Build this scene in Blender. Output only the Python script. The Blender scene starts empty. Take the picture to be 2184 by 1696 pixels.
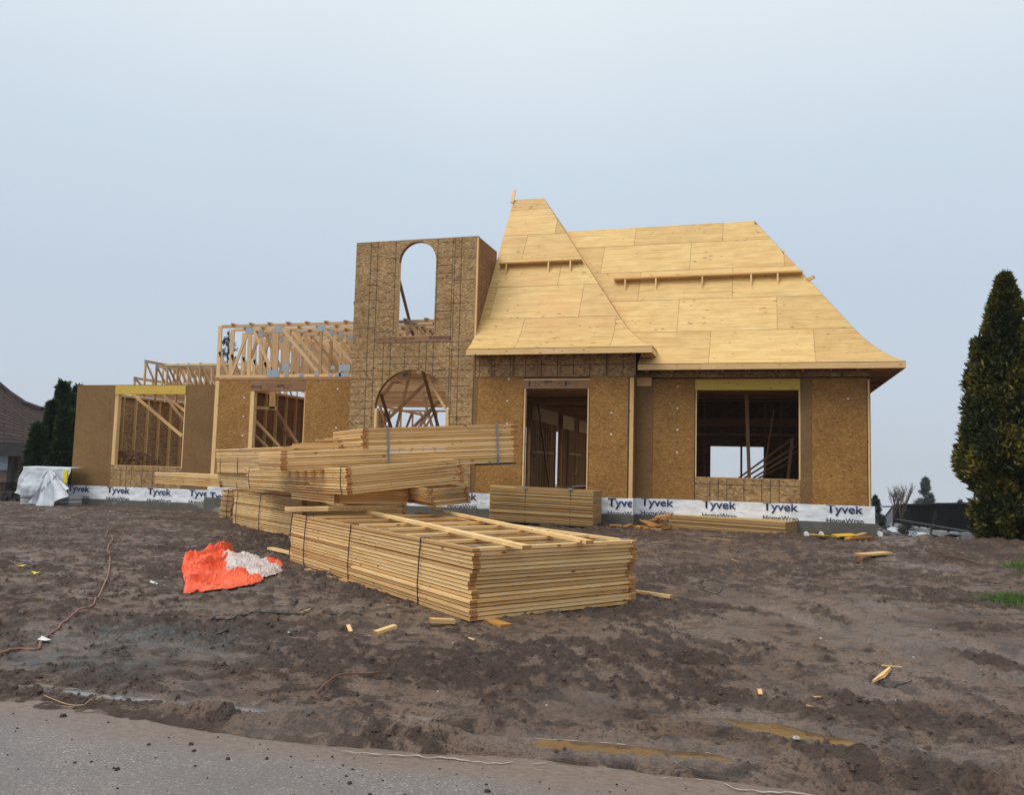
import bpy, bmesh, math, random
import numpy as np
from mathutils import Vector, Matrix, geometry
random.seed(7); rng = np.random.default_rng(7)
R = math.radians
scene = bpy.context.scene
# ------------------------------------------------------------------ camera
F = 1777.0; TH = R(16.6); PT = R(4.8); RL = R(1.49); EYE = 1.6
fw = Vector((-math.sin(TH)*math.cos(PT), math.cos(TH)*math.cos(PT), math.sin(PT)))
rt0 = Vector((math.cos(TH), math.sin(TH), 0)); up0 = rt0.cross(fw)
RT = rt0*math.cos(RL) + up0*math.sin(RL); UP = up0*math.cos(RL) - rt0*math.sin(RL)
CAM = Vector((0, 0, EYE))
cd = bpy.data.cameras.new('camera'); cam = bpy.data.objects.new('camera', cd); scene.collection.objects.link(cam)
cam.matrix_world = Matrix(((RT.x, UP.x, -fw.x, 0), (RT.y, UP.y, -fw.y, 0), (RT.z, UP.z, -fw.z, EYE), (0, 0, 0, 1)))
cd.sensor_width = 36; cd.lens = 36*F/2184; cd.clip_start = 0.1; cd.clip_end = 6000
scene.camera = cam
# ------------------------------------------------------------------ light
SUN_EL, SUN_AZ = R(52), R(222)      # direction towards the bright part of the cloud, azimuth from +Y clockwise
w = bpy.data.worlds.new('World'); scene.world = w; w.use_nodes = True
nt = w.node_tree; nt.nodes.clear()
wo = nt.nodes.new('ShaderNodeOutputWorld'); mixw = nt.nodes.new('ShaderNodeMixShader')
sky = nt.nodes.new('ShaderNodeTexSky'); sky.sky_type = 'NISHITA'; sky.sun_disc = False
sky.sun_elevation = SUN_EL; sky.sun_rotation = SUN_AZ; sky.air_density = 1.0; sky.dust_density = 3.0
b1 = nt.nodes.new('ShaderNodeBackground'); b1.inputs[1].default_value = 0.08
b2 = nt.nodes.new('ShaderNodeBackground'); b2.inputs[1].default_value = 0.93
tc = nt.nodes.new('ShaderNodeTexCoord'); sx = nt.nodes.new('ShaderNodeSeparateXYZ')
nz = nt.nodes.new('ShaderNodeTexNoise'); nz.inputs['Scale'].default_value = 2.2; nz.inputs['Detail'].default_value = 3
ma = nt.nodes.new('ShaderNodeMath'); ma.operation = 'MULTIPLY_ADD'; ma.inputs[1].default_value = 0.10
cr = nt.nodes.new('ShaderNodeValToRGB')
nt.links.new(tc.outputs['Generated'], sx.inputs[0]); nt.links.new(tc.outputs['Generated'], nz.inputs['Vector'])
nt.links.new(nz.outputs['Fac'], ma.inputs[0]); nt.links.new(sx.outputs['Z'], ma.inputs[2]); nt.links.new(ma.outputs[0], cr.inputs[0])
el = cr.color_ramp.elements
el[0].position = 0.0; el[0].color = (0.56, 0.62, 0.68, 1)
el[1].position = 1.0; el[1].color = (0.95, 1.0, 1.02, 1)
for p, c in ((0.09, (0.51, 0.575, 0.66, 1)), (0.25, (0.51, 0.59, 0.69, 1)), (0.40, (0.575, 0.665, 0.755, 1)), (0.56, (0.72, 0.785, 0.83, 1))):
    e = cr.color_ramp.elements.new(p); e.color = c
nt.links.new(sky.outputs[0], b1.inputs[0]); nt.links.new(cr.outputs[0], b2.inputs[0])
mixw.inputs[0].default_value = 0.9
nt.links.new(b1.outputs[0], mixw.inputs[1]); nt.links.new(b2.outputs[0], mixw.inputs[2]); nt.links.new(mixw.outputs[0], wo.inputs[0])
sl = bpy.data.lights.new('sun', 'SUN'); sl.energy = 1.5; sl.angle = R(42); sl.color = (1.0, 0.96, 0.9)
so = bpy.data.objects.new('sun', sl); scene.collection.objects.link(so)
sd = Vector((math.sin(SUN_AZ)*math.cos(SUN_EL), math.cos(SUN_AZ)*math.cos(SUN_EL), math.sin(SUN_EL)))
so.rotation_euler = sd.to_track_quat('Z', 'Y').to_euler(); so.location = (0, 0, 30)
vs = scene.view_settings; scene.display_settings.display_device = 'sRGB'
vs.view_transform = 'Standard'; vs.look = 'None'; vs.exposure = 0.32; vs.gamma = 1.0; vs.use_curve_mapping = False
scene.cycles.max_bounces = 8; scene.cycles.diffuse_bounces = 4

# ------------------------------------------------------------------ measuring helpers (reference pixels -> points of the place)
def ray(x, y): return fw + RT*((x-1092)/F) - UP*((y-848)/F)
def at(x, y, Z): return CAM + ray(x, y)*Z
def on_y(x, y, Y): d = ray(x, y); return CAM + d*(Y/d.y)
def on_x(x, y, X): d = ray(x, y); return CAM + d*(X/d.x)
def on_z(x, y, z): d = ray(x, y); return CAM + d*((z-EYE)/d.z)
def on_slope(x, y, Y0, z0, m): d = ray(x, y); return CAM + d*((z0-m*Y0-EYE)/(d.z-m*d.y))
def px(P): v = Vector(P)-CAM; k = v.dot(fw); return 1092+F*v.dot(RT)/k
def frac_x(O, U, xd):
    a, b = -0.2, 1.2
    fa = px(O+U*a)-xd
    for _ in range(40):
        m = (a+b)/2; fm = px(O+U*m)-xd
        if (fa > 0) == (fm > 0): a, fa = m, fm
        else: b = m
    return (a+b)/2
# ------------------------------------------------------------------ materials
M = {}
def new_mat(name):
    m = bpy.data.materials.new(name); m.use_nodes = True; t = m.node_tree
    p = t.nodes['Principled BSDF']; M[name] = m
    return m, t, p
def N(t, kind, **kw):
    n = t.nodes.new(kind)
    for k, v in kw.items():
        if k in ('op',): n.operation = v
        elif k == 'blend': n.blend_type = v
        else: n.inputs[k].default_value = v
    return n
def ramp(t, src, stops, interp='LINEAR'):
    r = t.nodes.new('ShaderNodeValToRGB'); cr = r.color_ramp; cr.interpolation = interp
    cr.elements[0].position = stops[0][0]; cr.elements[0].color = (*stops[0][1], 1)
    cr.elements[1].position = stops[-1][0]; cr.elements[1].color = (*stops[-1][1], 1)
    for p, c in stops[1:-1]:
        e = cr.elements.new(p); e.color = (*c, 1)
    t.links.new(src, r.inputs[0]); return r.outputs[0]
def g3(v): return (v, v, v)
def mixc(t, fac, a, b, mode='MIX'):
    n = t.nodes.new('ShaderNodeMix'); n.data_type = 'RGBA'; n.blend_type = mode
    for i, s in ((0, fac), (6, a), (7, b)):
        if hasattr(s, 'is_linked') or hasattr(s, 'links'): t.links.new(s, n.inputs[i])
        elif i == 0: n.inputs[0].default_value = s
        else: n.inputs[i].default_value = (*s, 1)
    return n.outputs[2]
def mapping(t, src, scale, rot=(0, 0, 0), loc=(0, 0, 0)):
    n = t.nodes.new('ShaderNodeMapping'); n.inputs['Scale'].default_value = scale; n.inputs['Rotation'].default_value = rot
    n.inputs['Location'].default_value = loc
    t.links.new(src, n.inputs[0]); return n.outputs[0]
def noise(t, src, scale, detail=4, rough=0.55, out='Fac', dist=0.0):
    n = t.nodes.new('ShaderNodeTexNoise'); n.inputs['Scale'].default_value = scale
    n.inputs['Detail'].default_value = detail; n.inputs['Roughness'].default_value = rough; n.inputs['Distortion'].default_value = dist
    t.links.new(src, n.inputs['Vector']); return n.outputs[out]
def bump(t, p, h, strength, dist=0.01, prev=None):
    b = t.nodes.new('ShaderNodeBump'); b.inputs['Strength'].default_value = strength; b.inputs['Distance'].default_value = dist
    t.links.new(h, b.inputs['Height'])
    if prev: t.links.new(prev, b.inputs['Normal'])
    t.links.new(b.outputs[0], p.inputs['Normal']); return b.outputs[0]
def attr(t, name):
    n = t.nodes.new('ShaderNodeAttribute'); n.attribute_name = name; return n.outputs['Fac']

def wood(name, dark, mid, light, endc, knots=True, rough=0.65, grain=1.0, var=1.0):
    m, t, p = new_mat(name); tcn = t.nodes.new('ShaderNodeTexCoord'); uv = tcn.outputs['UV']
    g = noise(t, mapping(t, uv, (1.3, 28*grain, 1)), 1.6, 5, 0.6, dist=0.6)
    c = ramp(t, g, [(0.3, dark), (0.5, mid), (0.72, light)])
    big = noise(t, mapping(t, uv, (0.7, 2, 1)), 1.0, 2)
    c = mixc(t, ramp(t, big, [(0.35, g3(0)), (0.7, g3(0.5))]), c, light)
    tone = attr(t, 'tone')
    tc_ = ramp(t, tone, [(0.0, (0.62, 0.50, 0.40)), (0.16, (0.88, 0.78, 0.68)), (0.45, (1.02, 0.98, 0.92)), (1.0, (1.17, 1.16, 1.10))])
    c = mixc(t, 1.0*var, c, tc_, 'MULTIPLY')
    if knots:
        v = t.nodes.new('ShaderNodeTexVoronoi'); v.inputs['Scale'].default_value = 1.0; v.inputs['Randomness'].default_value = 1
        t.links.new(mapping(t, uv, (3.2, 9, 1)), v.inputs['Vector'])
        k = ramp(t, v.outputs['Distance'], [(0.0, g3(1)), (0.075, g3(0.9)), (0.13, g3(0))])
        c = mixc(t, k, c, (0.16, 0.07, 0.02))
    st_ = noise(t, mapping(t, uv, (1.1, 55, 1), loc=(7, 3, 0)), 1.0, 4, 0.6, dist=0.4)
    c = mixc(t, ramp(t, st_, [(0.66, g3(0)), (0.71, g3(0.75))]), c, tuple(v*0.38 for v in dark))
    c = mixc(t, attr(t, 'endg'), c, endc)
    t.links.new(c, p.inputs['Base Color']); p.inputs['Roughness'].default_value = rough
    p.inputs['Specular IOR Level'].default_value = 0.3
    bump(t, p, g, 0.25, 0.004)
    return m
wood('pine', (0.58, 0.34, 0.135), (0.72, 0.48, 0.215), (0.81, 0.60, 0.33), (0.42, 0.19, 0.065))
wood('truss_wood', (0.46, 0.28, 0.13), (0.60, 0.40, 0.215), (0.70, 0.51, 0.31), (0.42, 0.22, 0.09))
wood('pine_new', (0.52, 0.31, 0.12), (0.62, 0.40, 0.17), (0.70, 0.48, 0.22), (0.45, 0.25, 0.09))
wood('pine_wet', (0.36, 0.16, 0.045), (0.46, 0.22, 0.06), (0.52, 0.28, 0.09), (0.34, 0.15, 0.04))
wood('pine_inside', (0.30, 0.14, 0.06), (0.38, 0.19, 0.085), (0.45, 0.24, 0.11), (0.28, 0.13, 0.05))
wood('beam_brown', (0.22, 0.11, 0.055), (0.28, 0.15, 0.075), (0.33, 0.19, 0.10), (0.18, 0.09, 0.04), knots=False)
wood('beam_yellow', (0.50, 0.33, 0.05), (0.58, 0.40, 0.07), (0.64, 0.47, 0.11), (0.5, 0.35, 0.1))
wood('board_yellow', (0.60, 0.36, 0.02), (0.68, 0.43, 0.03), (0.72, 0.48, 0.05), (0.5, 0.3, 0.05), knots=False)
wood('ply_edge', (0.30, 0.18, 0.075), (0.44, 0.29, 0.13), (0.56, 0.39, 0.19), (0.42, 0.28, 0.12), knots=False, grain=2.0)
wood('twig', (0.10, 0.05, 0.03), (0.16, 0.08, 0.05), (0.2, 0.1, 0.06), (0.2, 0.1, 0.05), knots=False)

def osb(name, dark, mid, light, scale=1.0, contrast=1.0):
    m, t, p = new_mat(name); tcn = t.nodes.new('ShaderNodeTexCoord'); oc = tcn.outputs['Object']
    wob = noise(t, oc, 7, 2, out='Color')
    oc2 = mixc(t, 0.06, oc, wob, 'LINEAR_LIGHT')
    cols = []
    for i, (sc, ro) in enumerate((((16, 16, 44), (0, R(35), 0)), ((15, 15, 46), (0, R(-50), 0)), ((40, 40, 14), (0, R(12), 0)))):
        v = t.nodes.new('ShaderNodeTexVoronoi'); v.inputs['Scale'].default_value = scale; v.inputs['Randomness'].default_value = 1.0
        t.links.new(mapping(t, oc2, sc, ro, (i*3.1, i*1.7, i)), v.inputs['Vector'])
        s = t.nodes.new('ShaderNodeSeparateXYZ'); t.links.new(v.outputs['Color'], s.inputs[0]); cols.append((s.outputs[0], s.outputs[1], v.outputs['Distance']))
    a = ramp(t, cols[0][0], [(0, dark), (0.5, mid), (1, light)])
    b = ramp(t, cols[1][0], [(0, dark), (0.4, mid), (1, light)])
    d = ramp(t, cols[2][0], [(0, mid), (0.8, mid), (1, light)])
    n1 = ramp(t, cols[0][1], [(0.48, g3(0)), (0.52, g3(1))]); n2 = ramp(t, cols[1][1], [(0.68, g3(0)), (0.72, g3(1))])
    c = mixc(t, n1, a, b); c = mixc(t, n2, c, d)
    fine = noise(t, oc, 60, 3); c = mixc(t, ramp(t, fine, [(0.35, g3(0.35)), (0.6, g3(0))]), c, dark)
    big = noise(t, oc, 1.1, 3); c = mixc(t, 1.0, c, ramp(t, big, [(0.3, (0.80, 0.78, 0.76)), (0.7, (1.1, 1.1, 1.08))]), 'MULTIPLY')
    tone = ramp(t, attr(t, 'tone'), [(0, (0.86, 0.86, 0.88)), (1, (1.1, 1.08, 1.04))]); c = mixc(t, 1.0, c, tone, 'MULTIPLY')
    c = mixc(t, 1-contrast, c, mid)
    t.links.new(c, p.inputs['Base Color']); p.inputs['Roughness'].default_value = 0.75
    p.inputs['Specular IOR Level'].default_value = 0.25
    bump(t, p, cols[0][0], 0.15, 0.003)
osb('osb_rough', (0.18, 0.095, 0.038), (0.39, 0.24, 0.108), (0.60, 0.42, 0.22), 0.8)
osb('osb_plain', (0.20, 0.092, 0.024), (0.34, 0.172, 0.046), (0.50, 0.285, 0.098), 1.1, 0.95)
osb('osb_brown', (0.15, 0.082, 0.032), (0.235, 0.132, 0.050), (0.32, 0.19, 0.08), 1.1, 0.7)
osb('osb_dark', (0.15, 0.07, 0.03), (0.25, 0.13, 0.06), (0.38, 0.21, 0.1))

def plywood():
    m, t, p = new_mat('roof_ply'); tcn = t.nodes.new('ShaderNodeTexCoord'); uv = tcn.outputs['UV']
    g = noise(t, mapping(t, uv, (0.9, 14, 1)), 1.0, 6, 0.6, dist=0.8)
    c = ramp(t, g, [(0.30, (0.50, 0.295, 0.10)), (0.45, (0.65, 0.42, 0.16)), (0.68, (0.735, 0.52, 0.225))])
    bl = noise(t, mapping(t, uv, (1.5, 3, 1)), 1.5, 5)
    c = mixc(t, ramp(t, bl, [(0.3, g3(0.55)), (0.58, g3(0))]), c, (0.50, 0.32, 0.12))
    v = t.nodes.new('ShaderNodeTexVoronoi'); v.inputs['Scale'].default_value = 1.0
    t.links.new(mapping(t, uv, (3.2, 7.0, 1)), v.inputs['Vector'])
    dens = noise(t, mapping(t, uv, (0.5, 0.8, 1)), 1.0, 1)
    th = N(t, 'ShaderNodeMath', op='MULTIPLY'); t.links.new(v.outputs['Distance'], th.inputs[0])
    t.links.new(ramp(t, dens, [(0.35, g3(2.0)), (0.6, g3(0.75))]), th.inputs[1])
    k = ramp(t, th.outputs[0], [(0.0, g3(0.8)), (0.10, g3(0.6)), (0.18, g3(0))])
    c = mixc(t, k, c, (0.19, 0.08, 0.025))
    red = noise(t, mapping(t, uv, (0.35, 0.6, 1), loc=(3, 1, 0)), 1.0, 3)
    c = mixc(t, ramp(t, red, [(0.54, g3(0)), (0.72, g3(0.5))]), c, (0.66, 0.33, 0.13))
    tone = attr(t, 'tone'); c = mixc(t, 1.0, c, ramp(t, tone, [(0, (0.90, 0.86, 0.80)), (1, (1.08, 1.08, 1.05))]), 'MULTIPLY')
    t.links.new(c, p.inputs['Base Color']); p.inputs['Roughness'].default_value = 0.55; p.inputs['Specular IOR Level'].default_value = 0.35
    bump(t, p, g, 0.12, 0.003)
plywood()
def simple(name, col, rough=0.6, metal=0.0, nscale=None, var=0.2, spec=0.5, bmp=0.0):
    m, t, p = new_mat(name); p.inputs['Roughness'].default_value = rough; p.inputs['Metallic'].default_value = metal
    p.inputs['Specular IOR Level'].default_value = spec
    tcn = t.nodes.new('ShaderNodeTexCoord')
    n = noise(t, tcn.outputs['Object'], nscale or 6, 5)
    c = ramp(t, n, [(0.3, tuple(v*(1-var) for v in col)), (0.7, tuple(min(1, v*(1+var)) for v in col))])
    t.links.new(c, p.inputs['Base Color'])
    if bmp: bump(t, p, n, bmp, 0.02)
    return m
simple('ink', (0.035, 0.05, 0.14), 0.6, var=0.3)
simple('ink_black', (0.03, 0.03, 0.04), 0.6)
simple('line', (0.045, 0.03, 0.02), 0.8)
simple('gap', (0.10, 0.06, 0.03), 0.9)
simple('plate', (0.36, 0.40, 0.43), 0.4, 0.7, 30, 0.25)
simple('strap_black', (0.02, 0.02, 0.022), 0.5)
simple('strap_green', (0.03, 0.07, 0.04), 0.5)
simple('strap_grey', (0.25, 0.28, 0.32), 0.35, 0.7)
simple('cord_red', (0.24, 0.10, 0.075), 0.55)
simple('white_tag', (0.7, 0.7, 0.7), 0.6)
simple('fence_black', (0.006, 0.006, 0.007), 0.7, spec=0.2)
simple('grey_steel', (0.16, 0.17, 0.18), 0.5)
simple('dark_trim', (0.025, 0.022, 0.022), 0.6)
simple('bark', (0.09, 0.065, 0.05), 0.9, nscale=20, bmp=0.4)
simple('scum', (0.42, 0.37, 0.33), 0.6, nscale=40)
simple('kerb_stone', (0.30, 0.30, 0.30), 0.8)
simple('stone', (0.42, 0.40, 0.37), 0.8, nscale=20)
simple('glass_dark', (0.35, 0.42, 0.48), 0.1)
simple('cloth_white', (0.50, 0.53, 0.57), 0.45, nscale=3, var=0.1, bmp=0.2)
simple('dirt_crumb', (0.060, 0.037, 0.027), 0.7, nscale=30, var=0.4)
simple('dirt_dark', (0.035, 0.024, 0.019), 0.9, nscale=30)
simple('packing', (0.55, 0.56, 0.58), 0.6)
simple('sticker', (0.75, 0.62, 0.02), 0.6)

def wrapmat():
    m, t, p = new_mat('house_wrap'); tcn = t.nodes.new('ShaderNodeTexCoord'); oc = tcn.outputs['Object']
    n1 = noise(t, mapping(t, oc, (2.2, 2.2, 7), (0, R(20), 0)), 1.0, 4, 0.6, dist=1.0)
    n2 = noise(t, mapping(t, oc, (5, 5, 1.6), (0, R(-35), 0)), 1.0, 2, 0.5, dist=0.8)
    a = N(t, 'ShaderNodeMath', op='ADD'); t.links.new(n1, a.inputs[0]); t.links.new(n2, a.inputs[1])
    c = ramp(t, noise(t, oc, 3, 4), [(0.3, (0.70, 0.72, 0.76)), (0.7, (0.84, 0.86, 0.88))])
    t.links.new(c, p.inputs['Base Color']); p.inputs['Roughness'].default_value = 0.5
    bump(t, p, a.outputs[0], 0.45, 0.05)
wrapmat()
def concrete():
    m, t, p = new_mat('concrete'); tcn = t.nodes.new('ShaderNodeTexCoord'); oc = tcn.outputs['Object']
    c = ramp(t, noise(t, oc, 4, 6), [(0.3, (0.085, 0.078, 0.066)), (0.7, (0.14, 0.128, 0.108))])
    pale = noise(t, mapping(t, oc, (1.2, 1, 2.0), loc=(1.3, 0, 0.2)), 1.0, 3, 0.6)
    c = mixc(t, ramp(t, pale, [(0.60, g3(0)), (0.66, g3(0.8))]), c, (0.27, 0.265, 0.235))
    t.links.new(c, p.inputs['Base Color']); p.inputs['Roughness'].default_value = 0.8
    bump(t, p, noise(t, oc, 30, 4), 0.3, 0.01)
concrete()
def tarp(name, c0, c1):
    m, t, p = new_mat(name); tcn = t.nodes.new('ShaderNodeTexCoord'); oc = tcn.outputs['Object']
    c = ramp(t, noise(t, oc, 3.5, 5), [(0.35, c0), (0.65, c1)])
    c = mixc(t, ramp(t, noise(t, oc, 8, 5), [(0.62, g3(0)), (0.75, g3(0.5))]), c, (0.2, 0.1, 0.06))
    t.links.new(c, p.inputs['Base Color']); p.inputs['Roughness'].default_value = 0.4
    bump(t, p, noise(t, oc, 14, 4, dist=1.5), 0.35, 0.03)
tarp('tarp_orange', (0.80, 0.085, 0.02), (0.90, 0.13, 0.035))
tarp('tarp_white', (0.55, 0.42, 0.38), (0.70, 0.66, 0.63))
def foliage(name, dark, mid, light):
    m, t, p = new_mat(name)
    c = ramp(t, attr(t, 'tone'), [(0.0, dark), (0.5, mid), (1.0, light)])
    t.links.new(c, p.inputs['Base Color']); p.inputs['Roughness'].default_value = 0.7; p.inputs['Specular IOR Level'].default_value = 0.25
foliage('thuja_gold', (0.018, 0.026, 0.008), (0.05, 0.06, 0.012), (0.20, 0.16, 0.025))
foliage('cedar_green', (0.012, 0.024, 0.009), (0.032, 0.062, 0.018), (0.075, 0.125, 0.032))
foliage('spruce_hazed', (0.10, 0.13, 0.12), (0.15, 0.18, 0.165), (0.20, 0.23, 0.21))  # greens paled to paint distance haze into the foliage
foliage('spruce_near', (0.03, 0.045, 0.04), (0.05, 0.07, 0.06), (0.09, 0.11, 0.09))
foliage('grass', (0.04, 0.075, 0.015), (0.07, 0.13, 0.025), (0.12, 0.2, 0.05))
def rooftile():
    m, t, p = new_mat('roof_tile'); tcn = t.nodes.new('ShaderNodeTexCoord'); uv = tcn.outputs['UV']
    b = t.nodes.new('ShaderNodeTexBrick'); b.inputs['Scale'].default_value = 1
    b.inputs['Color1'].default_value = (0.045, 0.030, 0.028, 1); b.inputs['Color2'].default_value = (0.065, 0.042, 0.038, 1); b.inputs['Mortar'].default_value = (0.012, 0.01, 0.01, 1)
    b.inputs['Brick Width'].default_value = 2.6; b.inputs['Row Height'].default_value = 0.34; b.inputs['Mortar Size'].default_value = 0.06
    t.links.new(uv, b.inputs['Vector']); t.links.new(b.outputs[0], p.inputs['Base Color']); p.inputs['Roughness'].default_value = 0.85; p.inputs['Specular IOR Level'].default_value = 0.1
    bump(t, p, b.outputs['Fac'], -0.8, 0.05)
    m, t, p = new_mat('brick'); tcn = t.nodes.new('ShaderNodeTexCoord'); uv = tcn.outputs['UV']
    b = t.nodes.new('ShaderNodeTexBrick'); b.inputs['Scale'].default_value = 1
    b.inputs['Color1'].default_value = (0.28, 0.15, 0.11, 1); b.inputs['Color2'].default_value = (0.16, 0.09, 0.07, 1); b.inputs['Mortar'].default_value = (0.25, 0.21, 0.19, 1)
    b.inputs['Brick Width'].default_value = 0.24; b.inputs['Row Height'].default_value = 0.08; b.inputs['Mortar Size'].default_value = 0.008
    t.links.new(uv, b.inputs['Vector']); t.links.new(b.outputs[0], p.inputs['Base Color'])
rooftile()
def mud():
    m, t, p = new_mat('mud'); tcn = t.nodes.new('ShaderNodeTexCoord'); oc = tcn.outputs['Object']
    warp = mixc(t, 0.25, oc, noise(t, oc, 1.3, 2, out='Color'), 'LINEAR_LIGHT')
    a = noise(t, warp, 0.8, 6, 0.62); b = noise(t, warp, 5.0, 8, 0.65); f = noise(t, oc, 38, 6, 0.7); vf = noise(t, oc, 150, 3, 0.7)
    c = ramp(t, a, [(0.34, (0.118, 0.066, 0.039)), (0.46, (0.182, 0.109, 0.070)), (0.60, (0.255, 0.168, 0.116))])
    b2_ = noise(t, mapping(t, warp, (1, 1.6, 1)), 2.6, 9, 0.7)
    c = mixc(t, ramp(t, b2_, [(0.40, g3(0.85)), (0.47, g3(0))]), c, (0.050, 0.031, 0.023))
    c = mixc(t, ramp(t, b, [(0.37, g3(0.9)), (0.45, g3(0))]), c, (0.040, 0.024, 0.018))
    c = mixc(t, ramp(t, f, [(0.40, g3(0.85)), (0.48, g3(0))]), c, (0.028, 0.016, 0.011))  # fine dark strokes: small shadows painted into the low grain
    c = mixc(t, ramp(t, vf, [(0.62, g3(0)), (0.78, g3(0.35))]), c, (0.26, 0.20, 0.16))
    lo = attr(t, 'rough')       # churned clods hold darker, wetter soil
    c = mixc(t, ramp(t, lo, [(0.1, g3(0)), (0.8, g3(0.78))]), c, (0.052, 0.028, 0.018))
    stones = t.nodes.new('ShaderNodeTexVoronoi'); stones.inputs['Scale'].default_value = 9
    t.links.new(oc, stones.inputs['Vector'])
    st = ramp(t, stones.outputs['Distance'], [(0.0, g3(1)), (0.035, g3(1)), (0.05, g3(0))])
    gz = N(t, 'ShaderNodeSeparateXYZ'); t.links.new(stones.outputs['Color'], gz.inputs[0])
    sm = N(t, 'ShaderNodeMath', op='MULTIPLY'); t.links.new(st, sm.inputs[0]); t.links.new(ramp(t, gz.outputs[0], [(0.86, g3(0)), (0.9, g3(1))]), sm.inputs[1])
    c = mixc(t, sm.outputs[0], c, (0.33, 0.30, 0.26))
    # patch of grey crushed stone at the left and pale sawdust in front of the stack
    gp = attr(t, 'gravel'); gc = ramp(t, noise(t, oc, 60, 3, 0.8), [(0.35, (0.04, 0.045, 0.045)), (0.55, (0.10, 0.105, 0.10)), (0.75, (0.24, 0.25, 0.24))])
    gn = N(t, 'ShaderNodeMath', op='MULTIPLY'); t.links.new(gp, gn.inputs[0]); t.links.new(ramp(t, b, [(0.42, g3(0.1)), (0.56, g3(1))]), gn.inputs[1])
    c = mixc(t, gn.outputs[0], c, gc)
    sp = attr(t, 'sawdust'); sn = N(t, 'ShaderNodeMath', op='MULTIPLY'); t.links.new(sp, sn.inputs[0]); t.links.new(ramp(t, b, [(0.42, g3(0)), (0.6, g3(0.8))]), sn.inputs[1])
    c = mixc(t, sn.outputs[0], c, (0.25, 0.17, 0.09))
    t.links.new(c, p.inputs['Base Color'])
    r = ramp(t, a, [(0.38, g3(0.52)), (0.52, g3(0.34)), (0.64, g3(0.22))])
    wet = ramp(t, attr(t, 'wet'), [(0, g3(0)), (1, g3(1))])
    c_sheen = mixc(t, mixc(t, 1.0, wet, g3(0.55), 'MULTIPLY'), c, (0.27, 0.215, 0.185)); t.links.new(c_sheen, p.inputs['Base Color'])  # wet mud is mixed paler: sky sheen put into the colour
    r = mixc(t, wet, r, g3(0.16)); r = mixc(t, ramp(t, lo, [(0.3, g3(0)), (0.7, g3(0.7))]), r, g3(0.8))
    t.links.new(r, p.inputs['Roughness'])
    p.inputs['Specular IOR Level'].default_value = 0.5
    n1 = bump(t, p, b, 0.8, 0.06); n2 = bump(t, p, f, 1.0, 0.035, n1); bump(t, p, vf, 0.5, 0.005, n2)
mud()
def asphalt():
    m, t, p = new_mat('asphalt'); tcn = t.nodes.new('ShaderNodeTexCoord'); oc = tcn.outputs['Object']
    v = t.nodes.new('ShaderNodeTexVoronoi'); v.inputs['Scale'].default_value = 120; t.links.new(oc, v.inputs['Vector'])
    s = t.nodes.new('ShaderNodeSeparateXYZ'); t.links.new(v.outputs['Color'], s.inputs[0])
    c = ramp(t, s.outputs[0], [(0, (0.125, 0.106, 0.097)), (0.6, (0.190, 0.163, 0.150)), (0.93, (0.235, 0.205, 0.19)), (1, (0.39, 0.35, 0.33))])
    c = mixc(t, ramp(t, noise(t, oc, 1.5, 4), [(0.35, g3(0.35)), (0.6, g3(0))]), c, (0.10, 0.095, 0.092))
    warp = mixc(t, 0.3, oc, noise(t, oc, 1.6, 3, out='Color'), 'LINEAR_LIGHT')
    film = noise(t, mapping(t, warp, (0.9, 1.8, 1)), 1.0, 6, 0.6)
    edge = attr(t, 'edge'); ad = N(t, 'ShaderNodeMath', op='ADD'); t.links.new(film, ad.inputs[0]); t.links.new(edge, ad.inputs[1])
    fc = mixc(t, 1.0, (0.195, 0.135, 0.100), ramp(t, noise(t, mapping(t, oc, (0.6, 1.6, 1)), 22, 7, 0.85), [(0.36, g3(0.5)), (0.5, g3(0.95)), (0.66, g3(1.35))]), 'MULTIPLY')
    c = mixc(t, ramp(t, ad.outputs[0], [(0.44, g3(0)), (0.68, g3(0.60)), (0.95, g3(0.92))]), c, fc)
    t.links.new(c, p.inputs['Base Color']); 
    r = ramp(t, film, [(0.35, g3(0.75)), (0.6, g3(0.5))]); t.links.new(r, p.inputs['Roughness'])
    bump(t, p, noise(t, oc, 90, 4, 0.8), 0.5, 0.006, bump(t, p, v.outputs['Distance'], 0.5, 0.006))
asphalt()
def water():
    m, t, p = new_mat('puddle_water'); tcn = t.nodes.new('ShaderNodeTexCoord'); oc = tcn.outputs['Object']
    c = ramp(t, noise(t, oc, 5, 3), [(0.3, (0.090, 0.050, 0.024)), (0.7, (0.140, 0.085, 0.042))])
    t.links.new(c, p.inputs['Base Color']); p.inputs['Roughness'].default_value = 0.06; p.inputs['IOR'].default_value = 1.33
    bump(t, p, noise(t, oc, 12, 2), 0.04, 0.01)
water()
simple('wet_film', (0.16, 0.145, 0.135), 0.08, nscale=8)
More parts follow.
